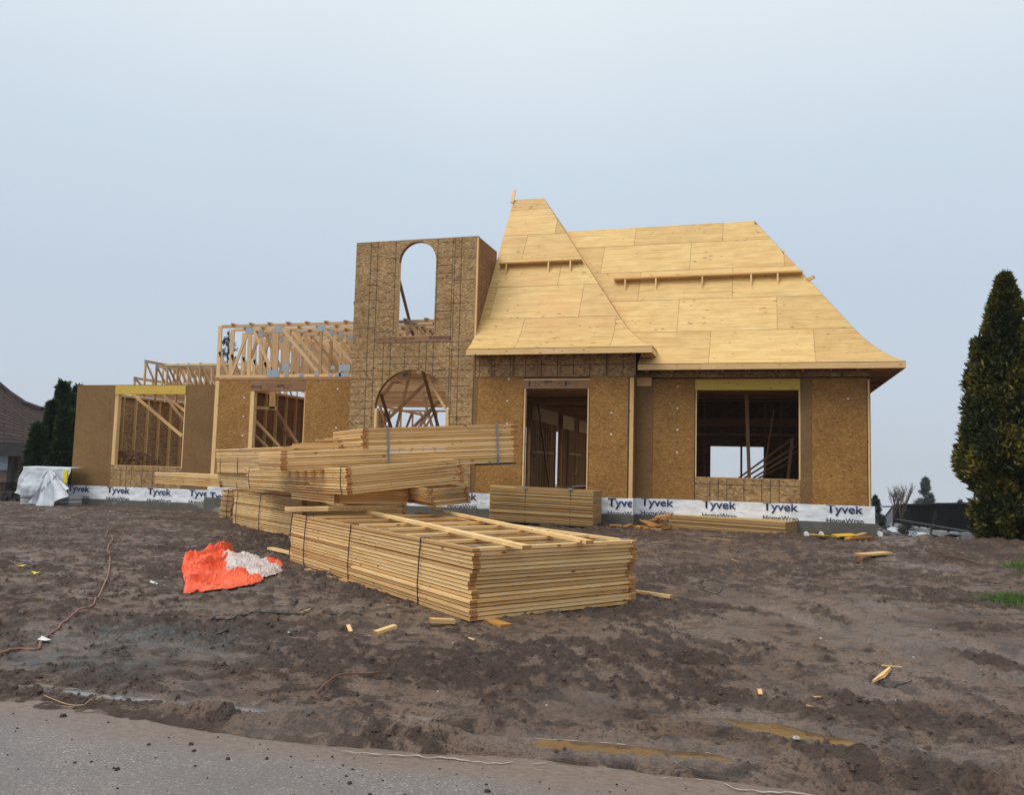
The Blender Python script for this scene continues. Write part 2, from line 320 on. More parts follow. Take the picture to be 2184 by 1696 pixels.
# ------------------------------------------------------------------ mesh builder
class MB:
    def __init__(s): s.v = []; s.f = []; s.uv = []; s.mi = []; s.tone = []; s.eg = []
    def face(s, pts, mi=0, tone=0.5, uv=None, eg=0.0):
        n = len(s.v); s.v.extend(tuple(p) for p in pts); s.f.append(tuple(range(n, n+len(pts))))
        s.uv.extend(uv if uv else [(p[0], p[2]) for p in pts]); s.mi.append(mi); s.tone.append(tone); s.eg.append(eg)
    def obox(s, o, ex, ey, ez, mi=0, tone=None, endg=True):
        o = Vector(o); E = [Vector(ex), Vector(ey), Vector(ez)]; L = [e.length for e in E]
        if E[0].cross(E[1]).dot(E[2]) < 0: o = o+E[0]; E[0] = -E[0]
        la = L.index(max(L)); tone = random.random() if tone is None else tone
        ou, ov = random.uniform(0, 50), random.uniform(0, 50)
        for k in range(3):
            a, b = (k+1) % 3, (k+2) % 3
            for side in (0, 1):
                q = [(0, 0), (1, 0), (1, 1), (0, 1)] if side else [(0, 0), (0, 1), (1, 1), (1, 0)]
                pts = [o+E[k]*side+E[a]*i+E[b]*j for i, j in q]
                if a == la: uv = [(ou+i*L[a], ov+j*L[b]+k) for i, j in q]
                else: uv = [(ou+j*L[b], ov+i*L[a]+k) for i, j in q]
                s.face(pts, mi, tone, uv, 1.0 if (k == la and endg and L[la] > 2.2*max(L[a], L[b])) else 0.0)
    def box(s, x0, x1, y0, y1, z0, z1, **k): s.obox((x0, y0, z0), (x1-x0, 0, 0), (0, y1-y0, 0), (0, 0, z1-z0), **k)
    def beam(s, p, q, w, t, up=(0, 0, 1), **k):
        p = Vector(p); q = Vector(q); d = (q-p); side = d.cross(Vector(up)).normalized(); u = side.cross(d).normalized()
        s.obox(p-side*w/2-u*t/2, d, side*w, u*t, **k)
    def tube(s, pts, r, mi=0, n=6, tone=0.5):
        pts = [Vector(p) for p in pts]; rings = []
        for i, p in enumerate(pts):
            d = (pts[min(i+1, len(pts)-1)]-pts[max(i-1, 0)]).normalized()
            a = d.cross(Vector((0, 0, 1)));  a = a.normalized() if a.length > 1e-4 else Vector((1, 0, 0)); b = a.cross(d)
            rr = r[i] if isinstance(r, (list, tuple)) else r
            rings.append([p+(a*math.cos(2*math.pi*k/n)+b*math.sin(2*math.pi*k/n))*rr for k in range(n)])
        for i in range(len(rings)-1):
            for k in range(n):
                s.face([rings[i][k], rings[i][(k+1) % n], rings[i+1][(k+1) % n], rings[i+1][k]], mi, tone)
        s.face(rings[0][::-1], mi, tone); s.face(rings[-1], mi, tone)
    def build(s, name, mats, parent=None, smooth=False, bevel=0.0):
        if isinstance(mats, str): mats = [mats]
        me = bpy.data.meshes.new(name)
        org = parent.get('_o') if parent is not None else None
        v = s.v
        if org is None and parent is None:
            a = np.array(v); org = (float(a[:, 0].mean()), float(a[:, 1].mean()), float(a[:, 2].min()))
        v = [(p[0]-org[0], p[1]-org[1], p[2]-org[2]) for p in v]
        me.from_pydata(v, [], s.f)
        uvl = me.uv_layers.new(name='UVMap'); uvl.data.foreach_set('uv', [c for u in s.uv for c in u])
        me.polygons.foreach_set('material_index', s.mi)
        a = me.attributes.new('tone', 'FLOAT', 'FACE'); a.data.foreach_set('value', s.tone)
        a = me.attributes.new('endg', 'FLOAT', 'FACE'); a.data.foreach_set('value', s.eg)
        for k in mats: me.materials.append(M[k])
        if smooth:
            bm = bmesh.new(); bm.from_mesh(me); bmesh.ops.remove_doubles(bm, verts=bm.verts, dist=1e-4)
            for f in bm.faces: f.smooth = True
            bm.to_mesh(me); bm.free()
        o = bpy.data.objects.new(name, me); scene.collection.objects.link(o)
        if parent is not None: o.parent = parent; o['_o'] = org
        else: o.location = org; o['_o'] = org
        return o
def thing(name, label, cat, loc, group=None):
    o = bpy.data.objects.new(name, None); scene.collection.objects.link(o); o.location = loc
    o['label'] = label; o['category'] = cat; o['_o'] = tuple(loc)
    if group: o['group'] = group
    return o
def tag(o, label=None, cat=None, group=None, kind=None):
    if label: o['label'] = label
    if cat: o['category'] = cat
    if group: o['group'] = group
    if kind: o['kind'] = kind
    return o
# ------------------------------------------------------------------ ground
def _hash(ix, iy, s):
    h = (ix*374761393 + iy*668265263 + s*974711) & 0xffffffff
    h = ((h ^ (h >> 13))*1274126177) & 0xffffffff
    return (h ^ (h >> 16)) & 0xffff
def pn(x, y, s=0):
    x = np.asarray(x, float); y = np.asarray(y, float)
    ix = np.floor(x).astype(np.int64); iy = np.floor(y).astype(np.int64); fx = x-ix; fy = y-iy
    u = fx*fx*fx*(fx*(fx*6-15)+10); v = fy*fy*fy*(fy*(fy*6-15)+10)
    def g(a, b, dx, dy):
        an = _hash(a, b, s)*(2*math.pi/65536); return np.cos(an)*dx+np.sin(an)*dy
    a = g(ix, iy, fx, fy); b = g(ix+1, iy, fx-1, fy); c = g(ix, iy+1, fx, fy-1); d = g(ix+1, iy+1, fx-1, fy-1)
    return 1.4*((a*(1-u)+b*u)*(1-v)+(c*(1-u)+d*u)*v)
def fbm(x, y, o, s=0):
    r = 0; a = 1; k = 1
    for i in range(o): r = r+a*pn(x*k, y*k, s+i); a *= 0.5; k *= 2.03
    return r
def ss(a, b, x): t = np.clip((x-a)/(b-a), 0, 1); return t*t*(3-2*t)
def edge_y(x): return 4.47+0.06*np.maximum(np.minimum(x, 2.5), -2.6)+0.10*ss(-2.6, -1.0, x)+0.06*pn(x*0.9, 0*x, 5)+0.03*pn(x*3.1, 0*x+4, 6)
def polydist(x, y, pts):
    d = np.full(np.shape(x), 1e9)
    for (ax, ay), (bx, by) in zip(pts[:-1], pts[1:]):
        vx, vy = bx-ax, by-ay; t = np.clip(((x-ax)*vx+(y-ay)*vy)/(vx*vx+vy*vy), 0, 1)
        d = np.minimum(d, np.hypot(x-ax-t*vx, y-ay-t*vy))
    return d
def gp(x, y, z=0.1): p = on_z(x, y, z); return (p.x, p.y)
RUTS = [[gp(1180, 1240), gp(1400, 1330), gp(1700, 1440), gp(2300, 1590)], [gp(1420, 1230), gp(1700, 1320), gp(1950, 1400), gp(2400, 1490)],
        [gp(1000, 1400), gp(1300, 1450), gp(1700, 1560), gp(2200, 1650)], [gp(1650, 1260), gp(1900, 1340), gp(2300, 1430)]]
PUD = [(gp(1700, 1566, 0.02), 0.40, 0.115, gp(1590, 1542, 0.02), gp(1815, 1590, 0.02), 0.018), (gp(2015, 1612, 0.02), 0.17, 0.06, gp(1960, 1600, 0.02), gp(2075, 1622, 0.02), 0.020),
       (gp(1330, 1608, 0), 0.62, 0.10, gp(1120, 1594, 0), gp(1560, 1632, 0), 0.007), (gp(320, 1497, 0.0), 0.75, 0.05, gp(110, 1478, 0), gp(600, 1524, 0), 0.007)]
def pud_e(x, y, k):
    c, a, b, p, q, z = PUD[k]
    dx, dy = q[0]-p[0], q[1]-p[1]; l = math.hypot(dx, dy); dx /= l; dy /= l
    u = (x-c[0])*dx+(y-c[1])*dy; v = -(x-c[0])*dy+(y-c[1])*dx
    return (np.abs(u/a)**3+np.abs(v/b)**2.2)**0.42+0.28*pn(x*5, y*9, 60+k)+0.20*pn(x*13, y*22, 70+k)
def ground(x, y, attrs=False):
    x = np.asarray(x, float); y = np.asarray(y, float)
    e = edge_y(x); base = 0.10*ss(4.8, 8.5, y)
    base = base+ss(12, 19, y)*(0.14*ss(-16, -8, x)-0.05*(1-ss(-16, -8, x)))
    base = base-ss(2.7, 4.2, x)*np.maximum(0, y-20.3)*0.062
    far = np.maximum(0, y-30); base = base-far*0.10*(1-0.0*x)
    far2 = np.maximum(0, np.abs(x+6)-22); base = base-far2*0.04*ss(6, 14, y)
    clump = ss(-0.12, 0.35, fbm(x*0.42+3, y*0.55, 3, 11))
    left = ss(-1.5, -5.0, x)*ss(5.0, 6.5, y) if False else (1-ss(-5.0, -1.5, x))*ss(4.9, 6.0, y)
    clump = np.clip(clump*0.95-0.12*ss(-2.5, -0.5, x)*(1-ss(9, 12, y))+0.30*left+0.22*ss(10, 14, y)+0.10, 0, 1)
    h = 0.035*fbm(x*0.55, y*0.7, 2, 21)
    rid = 1-np.abs(fbm(x*3.0, y*4.6, 3, 31)); h = h+clump*0.085*(rid-0.7)
    rid2 = 1-np.abs(fbm(x*8.5, y*12.0, 3, 41)); h = h+(0.12+clump*0.88)*0.026*(rid2-0.7)
    h = h+(0.25+clump*0.75)*0.020*fbm(x*17, y*23, 3, 51)
    h = h*(0.35+0.65*ss(4.5, 6.5, y)) if True else h
    h = h+0.05*ss(9, 16, y)*clump*fbm(x*1.6, y*2.0, 2, 71)
    dv = np.array(RUTS[0][-1])-np.array(RUTS[0][0]); dv = dv/np.hypot(*dv); ua = x*dv[0]+y*dv[1]; va = -x*dv[1]+y*dv[0]
    sweep = ss(-2.6, -0.8, x)*(1-ss(8.0, 11.0, y))
    nn = fbm(x*4.3, y*5.6, 5, 101)*(1-0.75*sweep)+0.75*sweep*fbm(ua*1.3+0.4*pn(x, y, 77), va*6.5, 5, 104)
    cl2 = ss(0.02, 0.20, nn*1.1+(clump-0.62)*0.75)
    slick = np.maximum(np.exp(-((polydist(x, y, RUTS[1])+0.07*pn(x*2.2, y*2.2, 88))/0.20)**2), np.exp(-((polydist(x, y, RUTS[3])+0.07*pn(x*2.2, y*2.2, 89))/0.16)**2))*ss(-0.9, 0.1, x)
    cl2 = cl2*(1-0.85*slick)
    h = h+cl2*(0.010+0.034*(0.6-np.abs(fbm(x*9.5, y*13, 4, 107))))*(0.45+0.55*ss(4.8, 6.2, y))
    rut = 0
    for i, r in enumerate(RUTS):
        d = polydist(x, y, r)+0.03*pn(x*2, y*2, 80+i)
        rut = rut-0.030*np.exp(-(d/0.11)**2)+0.020*np.exp(-((d-0.19)/0.06)**2)*(1+0.8*pn(x*9, y*9, 85))
        rut = rut+0.007*np.exp(-(d/0.13)**2)*np.sin(d*120)
    h = h+rut*(0.5+0.5*ss(-1.5, 0.5, x))
    dv = np.array(RUTS[0][-1])-np.array(RUTS[0][0]); dv = dv/np.hypot(*dv); ua = x*dv[0]+y*dv[1]; va = -x*dv[1]+y*dv[0]
    h = h+ss(-3.2, -1.0, x)*(1-ss(9.0, 12.0, y))*0.040*(0.72-np.abs(fbm(ua*0.9+0.5*pn(x, y, 77), va*5.2, 4, 78)))*ss(-0.3, 0.3, pn(x*0.7, y*0.8, 79))
    # churned berm along the edge of the road
    dd = y-e; kr = ss(-4.2, -1.8, x)
    for off, amp, wd in ((0.10, 0.035, 0.05), (0.26, 0.085, 0.07), (0.42, -0.02, 0.06), (0.56, 0.050, 0.06), (0.80, 0.03, 0.07)):
        wv = 0.05*pn(x*1.3, 0*x+off*9, 91)
        h = h+(0.35+0.65*kr)*amp*np.exp(-((dd-off-wv)/wd)**2)*(0.7+1.1*fbm(x*4, y*11, 5, 95)+0.5*(0.6-np.abs(fbm(x*11, y*17, 3, 97))))
    h = h+0.040*(0.62-np.abs(fbm(x*0.9+0.3*y, dd*7.5, 4, 98)))*ss(0.12, 0.3, dd)*(1-ss(1.0, 1.9, dd))*(0.3+0.7*kr)
    h = h+0.14*np.exp(-(((x-3.4)/0.5)**2+((y-19.3)/0.45)**2))-0.30*np.exp(-(((x-3.1)/0.45)**2+((y-20.3)/0.35)**2))
    h = h+0.16*np.exp(-(((x-4.6)/0.8)**2+((y-18.9)/0.4)**2))
    z = base+h
    wet = np.zeros_like(z)
    for k in range(len(PUD)):
        q = pud_e(x, y, k); zw = PUD[k][5]; m_ = 1-ss(0.8, 1.25, q); rim = (1-ss(1.25, 2.4, q))*ss(1.0, 1.25, q)
        z = z*(1-rim)+np.clip(z, zw+0.004, zw+0.03)*rim; z = z*(1-m_)+(zw-0.02)*m_; wet = np.maximum(wet, 1-ss(0.9, 2.4, q))
    z = -0.07+(z+0.07)*ss(-0.05, 0.10, dd)
    if not attrs: return z
    wet = np.maximum(wet, 0.95*slick)
    c1 = gp(330, 1350); c2 = gp(160, 1390)
    gv = np.maximum(np.exp(-(((x-c1[0])/0.9)**2+((y-c1[1])/0.5)**2)), np.exp(-(((x-c2[0])/0.8)**2+((y-c2[1])/0.3)**2)))
    c3 = gp(680, 1310); sw = np.exp(-(((x-c3[0])/0.9)**2+((y-c3[1])/0.35)**2))
    wet = np.maximum(wet, 0.65*ss(0.0, 0.6, fbm(x*0.6, y*0.9, 2, 17)+0.25*ss(-2.5, 0.5, x)*(1-ss(8, 11, y)))*(1-clump*0.8))
    return z, np.clip(cl2, 0, 1), wet, np.clip(gv*1.3, 0, 1), sw
def G(x, y, lift=0.0):                       # reference pixel -> point lying on the mud
    z = 0.1
    for _ in range(4):
        p = on_z(x, y, z); z = float(ground(p.x, p.y))
    return Vector((p.x, p.y, z+lift))
def grid_lines(segs):
    o = []
    for a, b, st in segs:
        n = max(1, int(round((b-a)/st))); o += [a+(b-a)*i/n for i in range(n)]
    return np.array(o+[segs[-1][1]])
gx = grid_lines([(-900, -100, 100), (-100, -40, 6), (-40, -24, 0.5), (-24, -10, 0.07), (-10, 3.2, 0.026), (3.2, 9, 0.07), (9, 24, 0.6), (24, 100, 8), (100, 900, 100)])
gy = grid_lines([(-60, 0, 10), (0, 3.4, 0.4), (3.4, 3.9, 0.1), (3.9, 7.5, 0.017), (7.5, 11, 0.03), (11, 17, 0.05), (17, 22, 0.08), (22, 34, 0.5), (34, 100, 6), (100, 1200, 110)])
XX, YY = np.meshgrid(gx, gy); zz, rr_, wt, gv, sw = ground(XX, YY, True)
far = (YY > 100); zz = np.where(YY > 60, -6-(YY-90)*0.06, zz)
me = bpy.data.meshes.new('ground'); nx, ny = len(gx), len(gy)
co = np.stack([XX, YY, zz], -1).reshape(-1, 3).astype(np.float32)
idx = np.arange(nx*ny).reshape(ny, nx); q = np.stack([idx[:-1, :-1], idx[:-1, 1:], idx[1:, 1:], idx[1:, :-1]], -1).reshape(-1, 4)
me.vertices.add(len(co)); me.vertices.foreach_set('co', co.ravel()); me.loops.add(q.size); me.loops.foreach_set('vertex_index', q.ravel().astype(np.int32))
me.polygons.add(len(q)); me.polygons.foreach_set('loop_start', np.arange(0, q.size, 4, dtype=np.int32)); me.polygons.foreach_set('loop_total', np.full(len(q), 4, np.int32))
me.polygons.foreach_set('use_smooth', np.ones(len(q), bool)); me.update(calc_edges=True)
for nme, arr in (('rough', rr_), ('wet', wt), ('gravel', gv), ('sawdust', sw)):
    a = me.attributes.new(nme, 'FLOAT', 'POINT'); a.data.foreach_set('value', arr.ravel().astype(np.float32))
me.materials.append(M['mud']); go = bpy.data.objects.new('ground', me); scene.collection.objects.link(go); go['kind'] = 'structure'
# road
rx = grid_lines([(-60, -8, 4), (-8, 6, 0.1), (6, 60, 6)]); ry = grid_lines([(-6, 1, 1), (1, 5.2, 0.06)])
mb = MB(); RX, RY = np.meshgrid(rx, ry)
rz = np.where(RY > 4.0, 0.0, 0.0)+0.004*pn(RX*0.8, RY*0.8, 3)
me = bpy.data.meshes.new('road'); me.from_pydata([tuple(c) for c in np.stack([RX, RY, rz], -1).reshape(-1, 3)], [], [tuple(int(i) for i in f) for f in (lambda ix: np.stack([ix[:-1, :-1], ix[:-1, 1:], ix[1:, 1:], ix[1:, :-1]], -1).reshape(-1, 4))(np.arange(RX.size).reshape(RX.shape))])
ea = ss(-0.45, 0.0, RY-edge_y(RX))*0.40+0.20*ss(-1.9, 0.0, RX)-0.10*(1-ss(-2.6, -1.2, RX))
a = me.attributes.new('edge', 'FLOAT', 'POINT'); a.data.foreach_set('value', ea.ravel().astype(np.float32))
me.materials.append(M['asphalt']); ro = bpy.data.objects.new('road', me); scene.collection.objects.link(ro); ro['kind'] = 'structure'
for k in range(len(PUD)):
    c, a_, b_, p_, q_, z_ = PUD[k]; ang = math.atan2(q_[1]-p_[1], q_[0]-p_[0]); mb = MB(); ring = []
    for i in range(72):
        th = 2*math.pi*i/72; rr = 1.0
        for _ in range(25):
            X = c[0]+rr*(a_*math.cos(th)*math.cos(ang)-b_*math.sin(th)*math.sin(ang)); Y_ = c[1]+rr*(a_*math.cos(th)*math.sin(ang)+b_*math.sin(th)*math.cos(ang))
            if float(pud_e(X, Y_, k)) > 1.3: rr *= 0.97
            else: rr *= 1.01
        ring.append((X, Y_))
    zl = z_ if z_ > 0.01 else 0.006
    for i in range(72):
        mb.face([(c[0], c[1], zl), (*ring[i], zl), (*ring[(i+1) % 72], zl)])
    o = mb.build('puddle', 'wet_film' if k in (1, 3) else 'puddle_water'); tag(o, kind='structure')
    if k == 2:
        mb = MB(); rnd = random.Random(k)
        for i in range(72):
            if rnd.random() < (0.2 if k else 0.7): continue
            (x0, y0), (x1, y1) = ring[i], ring[(i+1) % 72]; w0, w1 = 0.006+0.010*((i*7) % 5)/5, 0.006+0.010*(((i+1)*7) % 5)/5
            def off(x, y, w_): l = math.hypot(x-c[0], y-c[1]); return (x+(x-c[0])/l*w_, y+(y-c[1])/l*w_*1.0)
            mb.face([(x0, y0, zl+0.003), (x1, y1, zl+0.003), (*off(x1, y1, w1), zl+0.004), (*off(x0, y0, w0), zl+0.004)])
        o = mb.build('puddle_scum', 'scum'); tag(o, kind='structure')
# pale scum line left by run-off where the mud meets the road
mb = MB(); prev = None
for i in range(300):
    x = -2.9+i*0.02; y = float(edge_y(x))-0.020+0.045*float(pn(x*3.3, 0.5, 8))+0.035*float(pn(x*13.0, 0.2, 9)); wdt = max(0.0, 0.0075*(0.4+0.9*math.sin(x*3.3+1)+1.6*float(pn(x*18.0, 0.7, 10))))
    cur = ((x, y-wdt/2, 0.0105), (x, y+wdt/2, 0.0105))
    if prev and wdt > 0.002: mb.face([prev[0], cur[0], cur[1], prev[1]])
    prev = cur
tag(mb.build('road_edge_scum', 'scum'), kind='structure')
# ================================================================== HOUSE
FL, TOP = 0.91, 3.93
YR, YG, YM, YL = 21.0, 20.55, 20.95, 21.6
ZL0, ZL1 = 0.675, 3.87
house = thing('unfinished_house', 'unfinished wooden house with bare plywood roof, arched tower and open trusses', 'house', (-6, 21, 0))
def part(mb, name, mats, parent=house, **k): return mb.build(name, mats, parent, **k)
def c1(x, y): return (0.3115*x, 645.6+0.3115*y)          # measured on enlarged views of the photograph
def c2(x, y): return (410.8+0.27685*x, 645.6+0.27685*y)
def c3(x, y): return (704.3+0.3115*x, 469.5+0.3115*y)
def c4(x, y): return (968.4+0.2596*x, 381.5+0.2596*y)
def c6(x, y): return (968.4+0.2596*x, 733.7+0.2596*y)
def c7(x, y): return (1379.3+0.26653*x, 751.3+0.26653*y)
def c8(x, y): return (440.2+0.32248*x, 880.4+0.32248*y)
def xz(p, Y): v = on_y(p[0], p[1], Y); return v.x, v.z
def sheets(mb, Y, rects, th=0.012, gap=0.0025):
    for r in rects:
        x0, x1, z0, z1, mi = r[:5]
        mb.box(x0+gap, x1-gap, Y, Y+th, z0+gap, z1-gap, mi=mi, tone=random.uniform(0.25, 0.75), endg=False)
def lines(mb, Y, segs, mi, wd=0.007):
    wd *= 1.7              # printed nailing grid: thin strips on the sheet face
    for (x0, z0, x1, z1) in segs:
        if abs(x1-x0) < abs(z1-z0): mb.box(x0-wd/2, x0+wd/2, Y-0.002, Y+0.001, min(z0, z1), max(z0, z1), mi=mi, tone=0.5, endg=False)
        else: mb.box(min(x0, x1), max(x0, x1), Y-0.002, Y+0.001, z0-wd/2, z0+wd/2, mi=mi, tone=0.5, endg=False)
def studs_opening(parent, Y, x0, x1, z0, z1, sill=True, header=True, dep=0.14, mat='pine', lo=None, hi=None):
    for nm, a, b in (('jamb_stud', (min(x0-0.04, lo) if lo is not None else x0-0.04), x0), ('jamb_stud', x1, (max(x1+0.04, hi) if hi is not None else x1+0.04))):
        m = MB(); m.box(a, b, Y+0.004, Y+dep, z0, z1); m.build(nm, mat, parent)
    if sill: m = MB(); m.box(x0-0.04, x1+0.04, Y+0.004, Y+dep, z0-0.04, z0-0.001); m.build('sill', mat, parent)
def staples(mb, Y, x0, x1, z0, z1, n, mi):
    for _ in range(n):
        x, z = random.uniform(x0, x1), random.uniform(z0, z1); mb.box(x-0.008, x+0.008, Y-0.002, Y+0.001, z-0.006, z+0.006, mi=mi, tone=0.3, endg=False)
# ---- right wing wall
xL = -2.968; wx0, _ = xz(c7(398, 600), YR); wx1, _ = xz(c7(1218, 600), YR); wz1 = xz(c7(800, 303), YR)[1]; wz0 = xz(c7(800, 1008), YR)[1]
xe = xz(c7(1766, 700), YR)[0]; hx0 = xz(c7(386, 600), YR)[0]; hx1 = xz(c7(1229, 600), YR)[0]; sm = xz(c7(1322, 700), YR)[0]
hz = xz(c7(800, 216), YR)[1]
mb = MB()
sheets(mb, YR, [(xL, -2.56, FL, hz+0.02, 1), (-2.56, hx0, FL, hz+0.02, 0), (hx1, sm, FL, hz+0.02, 1), (sm, xe, FL, hz+0.02, 0), (hx0, hx1, FL, wz0-0.02, 2)])
zz_ = FL+0.60
lines(mb, YR, [(hx0, zz_-0.19, hx1, zz_-0.19)]+[(hx0+d, FL, hx0+d, wz0-0.02) for d in (0.37, 0.57, 0.77, 1.17, 1.58, 1.78, 1.98)], 3, 0.009)
lines(mb, YR, [(hx0, FL, hx0, wz1), (xe+0.004, FL, xe+0.004, TOP)], 3, 0.012)
nails = [(c7(x, y)) for x in (115, 175, 240, 1468, 1533, 1612) for y in (330, 390, 445, 585, 640, 715, 775, 850)]
for p in nails: x, z = xz(p, YR); mb.box(x-0.008, x+0.008, YR-0.002, YR+0.001, z-0.009, z+0.009, mi=3, tone=0.2, endg=False)
for p in ((248, 275), (246, 449), (246, 621), (243, 803), (1612, 372)): x, z = xz(c7(*p), YR); mb.box(x-0.022, x+0.022, YR-0.003, YR+0.001, z-0.018, z+0.018, mi=4, tone=0.5, endg=False)
tag(part(mb, 'wall_sheathing', ['osb_plain', 'osb_brown', 'osb_rough', 'line', 'white_tag']), 'tan strand board wall of the right wing')
mb = MB(); sheets(mb, YR+0.01, [(xL, -1.6, TOP+0.015, 4.34, 0), (-1.6, 0.8, TOP+0.015, 4.34, 0), (0.8, 2.5, TOP+0.015, 4.34, 0)])
lines(mb, YR+0.01, [(xL, TOP+0.17, 2.5, TOP+0.17)]+[(x, TOP+0.02, x, 4.33) for x in np.arange(xL+0.3, 2.4, 0.61)], 1, 0.009)
part(mb, 'frieze_sheathing', ['osb_rough', 'line'])
mb = MB(); mb.box(hx0+0.003, hx1-0.003, YR-0.02, YR+0.10, wz1, hz, mi=0, tone=0.5, endg=False); mb.box(hx0+0.55, hx0+0.553, YR-0.022, YR-0.019, wz1, hz, mi=1, tone=0.3); tag(part(mb, 'window_header', ['beam_yellow', 'gap']), 'yellow laminated beam over the right window opening')
studs_opening(house, YR, wx0, wx1, wz0, wz1, lo=hx0, hi=hx1)
mb = MB(); mb.box(xe+0.015, 2.47, YR-0.006, YR+0.13, FL, TOP-0.05, tone=0.55); part(mb, 'corner_post', 'pine')
mb = MB(); mb.box(2.475, 2.49, YR, 26.3, FL, 4.5, tone=0.5, endg=False); part(mb, 'side_sheathing', 'osb_plain')
mb = MB(); a = at(*c7(1838, 492), 24.5); mb.box(2.48, 2.80, 24.9, 24.95, 2.62, 2.80); mb.box(2.72, 2.76, 24.7, 25.2, 2.58, 2.72); part(mb, 'side_bracket', 'pine')
# ---- gable wall with the doorway
gx0 = xz(c3(966, 1200), YG)[0]; gx1 = xz(c6(1430, 700), YG)[0]; dx0 = xz(c6(588, 370), YG)[0]; dx1 = xz(c6(1098, 370), YG)[0]
dz1 = xz(c6(850, 366), YG)[1]; dhz = xz(c6(850, 286), YG)[1]; gtop = xz(c6(800, 268), YG)[1]
hx0, hx1 = dx0-0.055, dx1+0.055
mb = MB(); gs = xz(c6(192, 500), YG)[0]
mb2 = MB(); sheets(mb, YG, [(gx0, gs, FL, gtop-0.01, 1), (gs, hx0, FL, gtop-0.01, 0)]); sheets(mb2, YG, [(hx1, gx1, FL, gtop-0.01, 0)])
lines(mb2, YG, [(gx1+0.01, FL, gx1+0.01, gtop)], 2, 0.02)
for x in (320, 375, 1225, 1290, 1160): 
    for y in (395, 455, 520, 590, 645, 710, 775, 845, 905):
        X, z = xz(c6(x, y), YG); (mb2 if x > 1000 else mb).box(X-0.007, X+0.007, YG-0.002, YG+0.001, z-0.008, z+0.008, mi=2, tone=0.2, endg=False)
for p in ((438, 468), (436, 656), (1292, 565), (1290, 741), (450, 288)): x, z = xz(c6(*p), YG); (mb2 if p[0] > 1000 else mb).box(x-0.022, x+0.022, YG-0.003, YG+0.001, z-0.018, z+0.018, mi=3, tone=0.5, endg=False)
tag(part(mb, 'wall_sheathing', ['osb_plain', 'osb_brown', 'line', 'white_tag']), 'tan strand board wall left of the doorway')
tag(part(mb2, 'wall_sheathing', ['osb_plain', 'osb_brown', 'line', 'white_tag']), 'tan strand board wall right of the doorway')
GY0, GZ0 = 19.95, 4.59
mb = MB(); sheets(mb, YG+0.006, [(gx0, -5.4, gtop+0.01, 4.62, 0), (-5.4, -2.98, gtop+0.01, 4.62, 0)])
lines(mb, YG+0.006, [(gx0, gtop+0.3, -2.98, gtop+0.3)]+[(x, gtop, x, 4.6) for x in np.arange(gx0+0.2, -3.0, 0.42)], 1, 0.009)
part(mb, 'frieze_sheathing', ['osb_rough', 'line'])
mb = MB(); mb.box(gx0, -2.99, YG-0.012, YG+0.01, gtop-0.012, gtop+0.012, tone=0.2, endg=False); part(mb, 'wall_plate', 'beam_brown')
for x in (165, 303, 490, 678, 868, 1065, 1262, 1487):
    X = xz(c6(x, 200), YG)[0]; m = MB(); m.box(X-0.02, X+0.02, YG-0.03, YG+0.0, gtop+0.014+(0.02 if x > 400 else 0), 4.6); part(m, 'frieze_batten', 'beam_brown')
mb = MB(); mb.box(hx0, hx1, YG-0.004, YG+0.14, dz1, dhz-0.035, mi=0, tone=0.45, endg=False); mb.box(hx0, hx1, YG-0.005, YG+0.14, dhz-0.034, dhz, mi=1, tone=0.5, endg=False)
door_header = part(mb, 'door_header', ['beam_brown', 'pine']); tag(door_header, 'brown laminated beam with dark stamps over the doorway')
studs_opening(house, YG, dx0, dx1, FL, dz1, sill=False)
mb = MB(); mb.box(xz(c6(1440, 700), YG)[0], -2.985, YG-0.004, YG+0.03, FL, gtop-0.03, tone=0.6); part(mb, 'corner_post', 'pine_new')
mb = MB(); mb.box(-2.985, -2.97, YG+0.03, YR, FL, 4.5, tone=0.5, endg=False); part(mb, 'return_sheathing', 'osb_brown')
# ---- tower
tx0, tx1 = -10.74, -7.2; tz1 = 7.70; tw = YG-0.02
A_c = xz(c3(594, 400), tw)[0]; A_r = (xz(c3(720, 300), tw)[0]-xz(c3(468, 300), tw)[0])/2; A_s = xz(c3(594, 790), tw)[1]; A_t = xz(c3(594, 148), tw)[1]
B_c = xz(c3(553, 1290), tw)[0]; B_r = (xz(c3(806, 1300), tw)[0]-xz(c3(300, 1300), tw)[0])/2; B_t = xz(c3(560, 1024), tw)[1]; B_s = 1.6
BSP = xz(c3(560, 1290), tw)[1]
def arch(c, r, top, sp, n=28):
    return [(c+r*math.cos(math.pi*i/n), sp+(top-sp)*math.sin(math.pi*i/n)) for i in range(n+1)][::-1]
A_sp = A_t-A_r; A_arc = arch(A_c, A_r, A_t, A_sp); B_arc = arch(B_c, B_r, B_t, BSP)
mb = MB(); th = 0.012; ti, tb = (A_s-0.02), 0
def strip(mb, x0, z0, z0b, x1, z1, z1b, Y, mi=0, tone=0.5):     # vertical slice x0..x1 between (z0,z1) below and (z0b,z1b) above
    mb.face([(x0, Y, z0), (x1, Y, z1), (x1, Y, z1b), (x0, Y, z0b)], mi, tone); mb.face([(x0, Y+th, z0), (x0, Y+th, z0b), (x1, Y+th, z1b), (x1, Y+th, z1)], mi, tone)
def rbox(x0, x1, z0, z1, t=0.5): mb.box(x0, x1, tw, tw+th, z0, z1, mi=0, tone=t, endg=False)
bmL, bmR = xz(c3(320, 800), tw)[0], xz(c3(820, 800), tw)[0]; bmz0, bmz1 = xz(c3(570, 833), tw)[1], xz(c3(570, 796), tw)[1]
rbox(tx0, A_c-A_r, bmz1, tz1, 0.35); rbox(A_c+A_r, tx1, bmz1, tz1, 0.5); rbox(tx0, bmL, bmz0, bmz1); rbox(bmR, tx1, bmz0, bmz1)
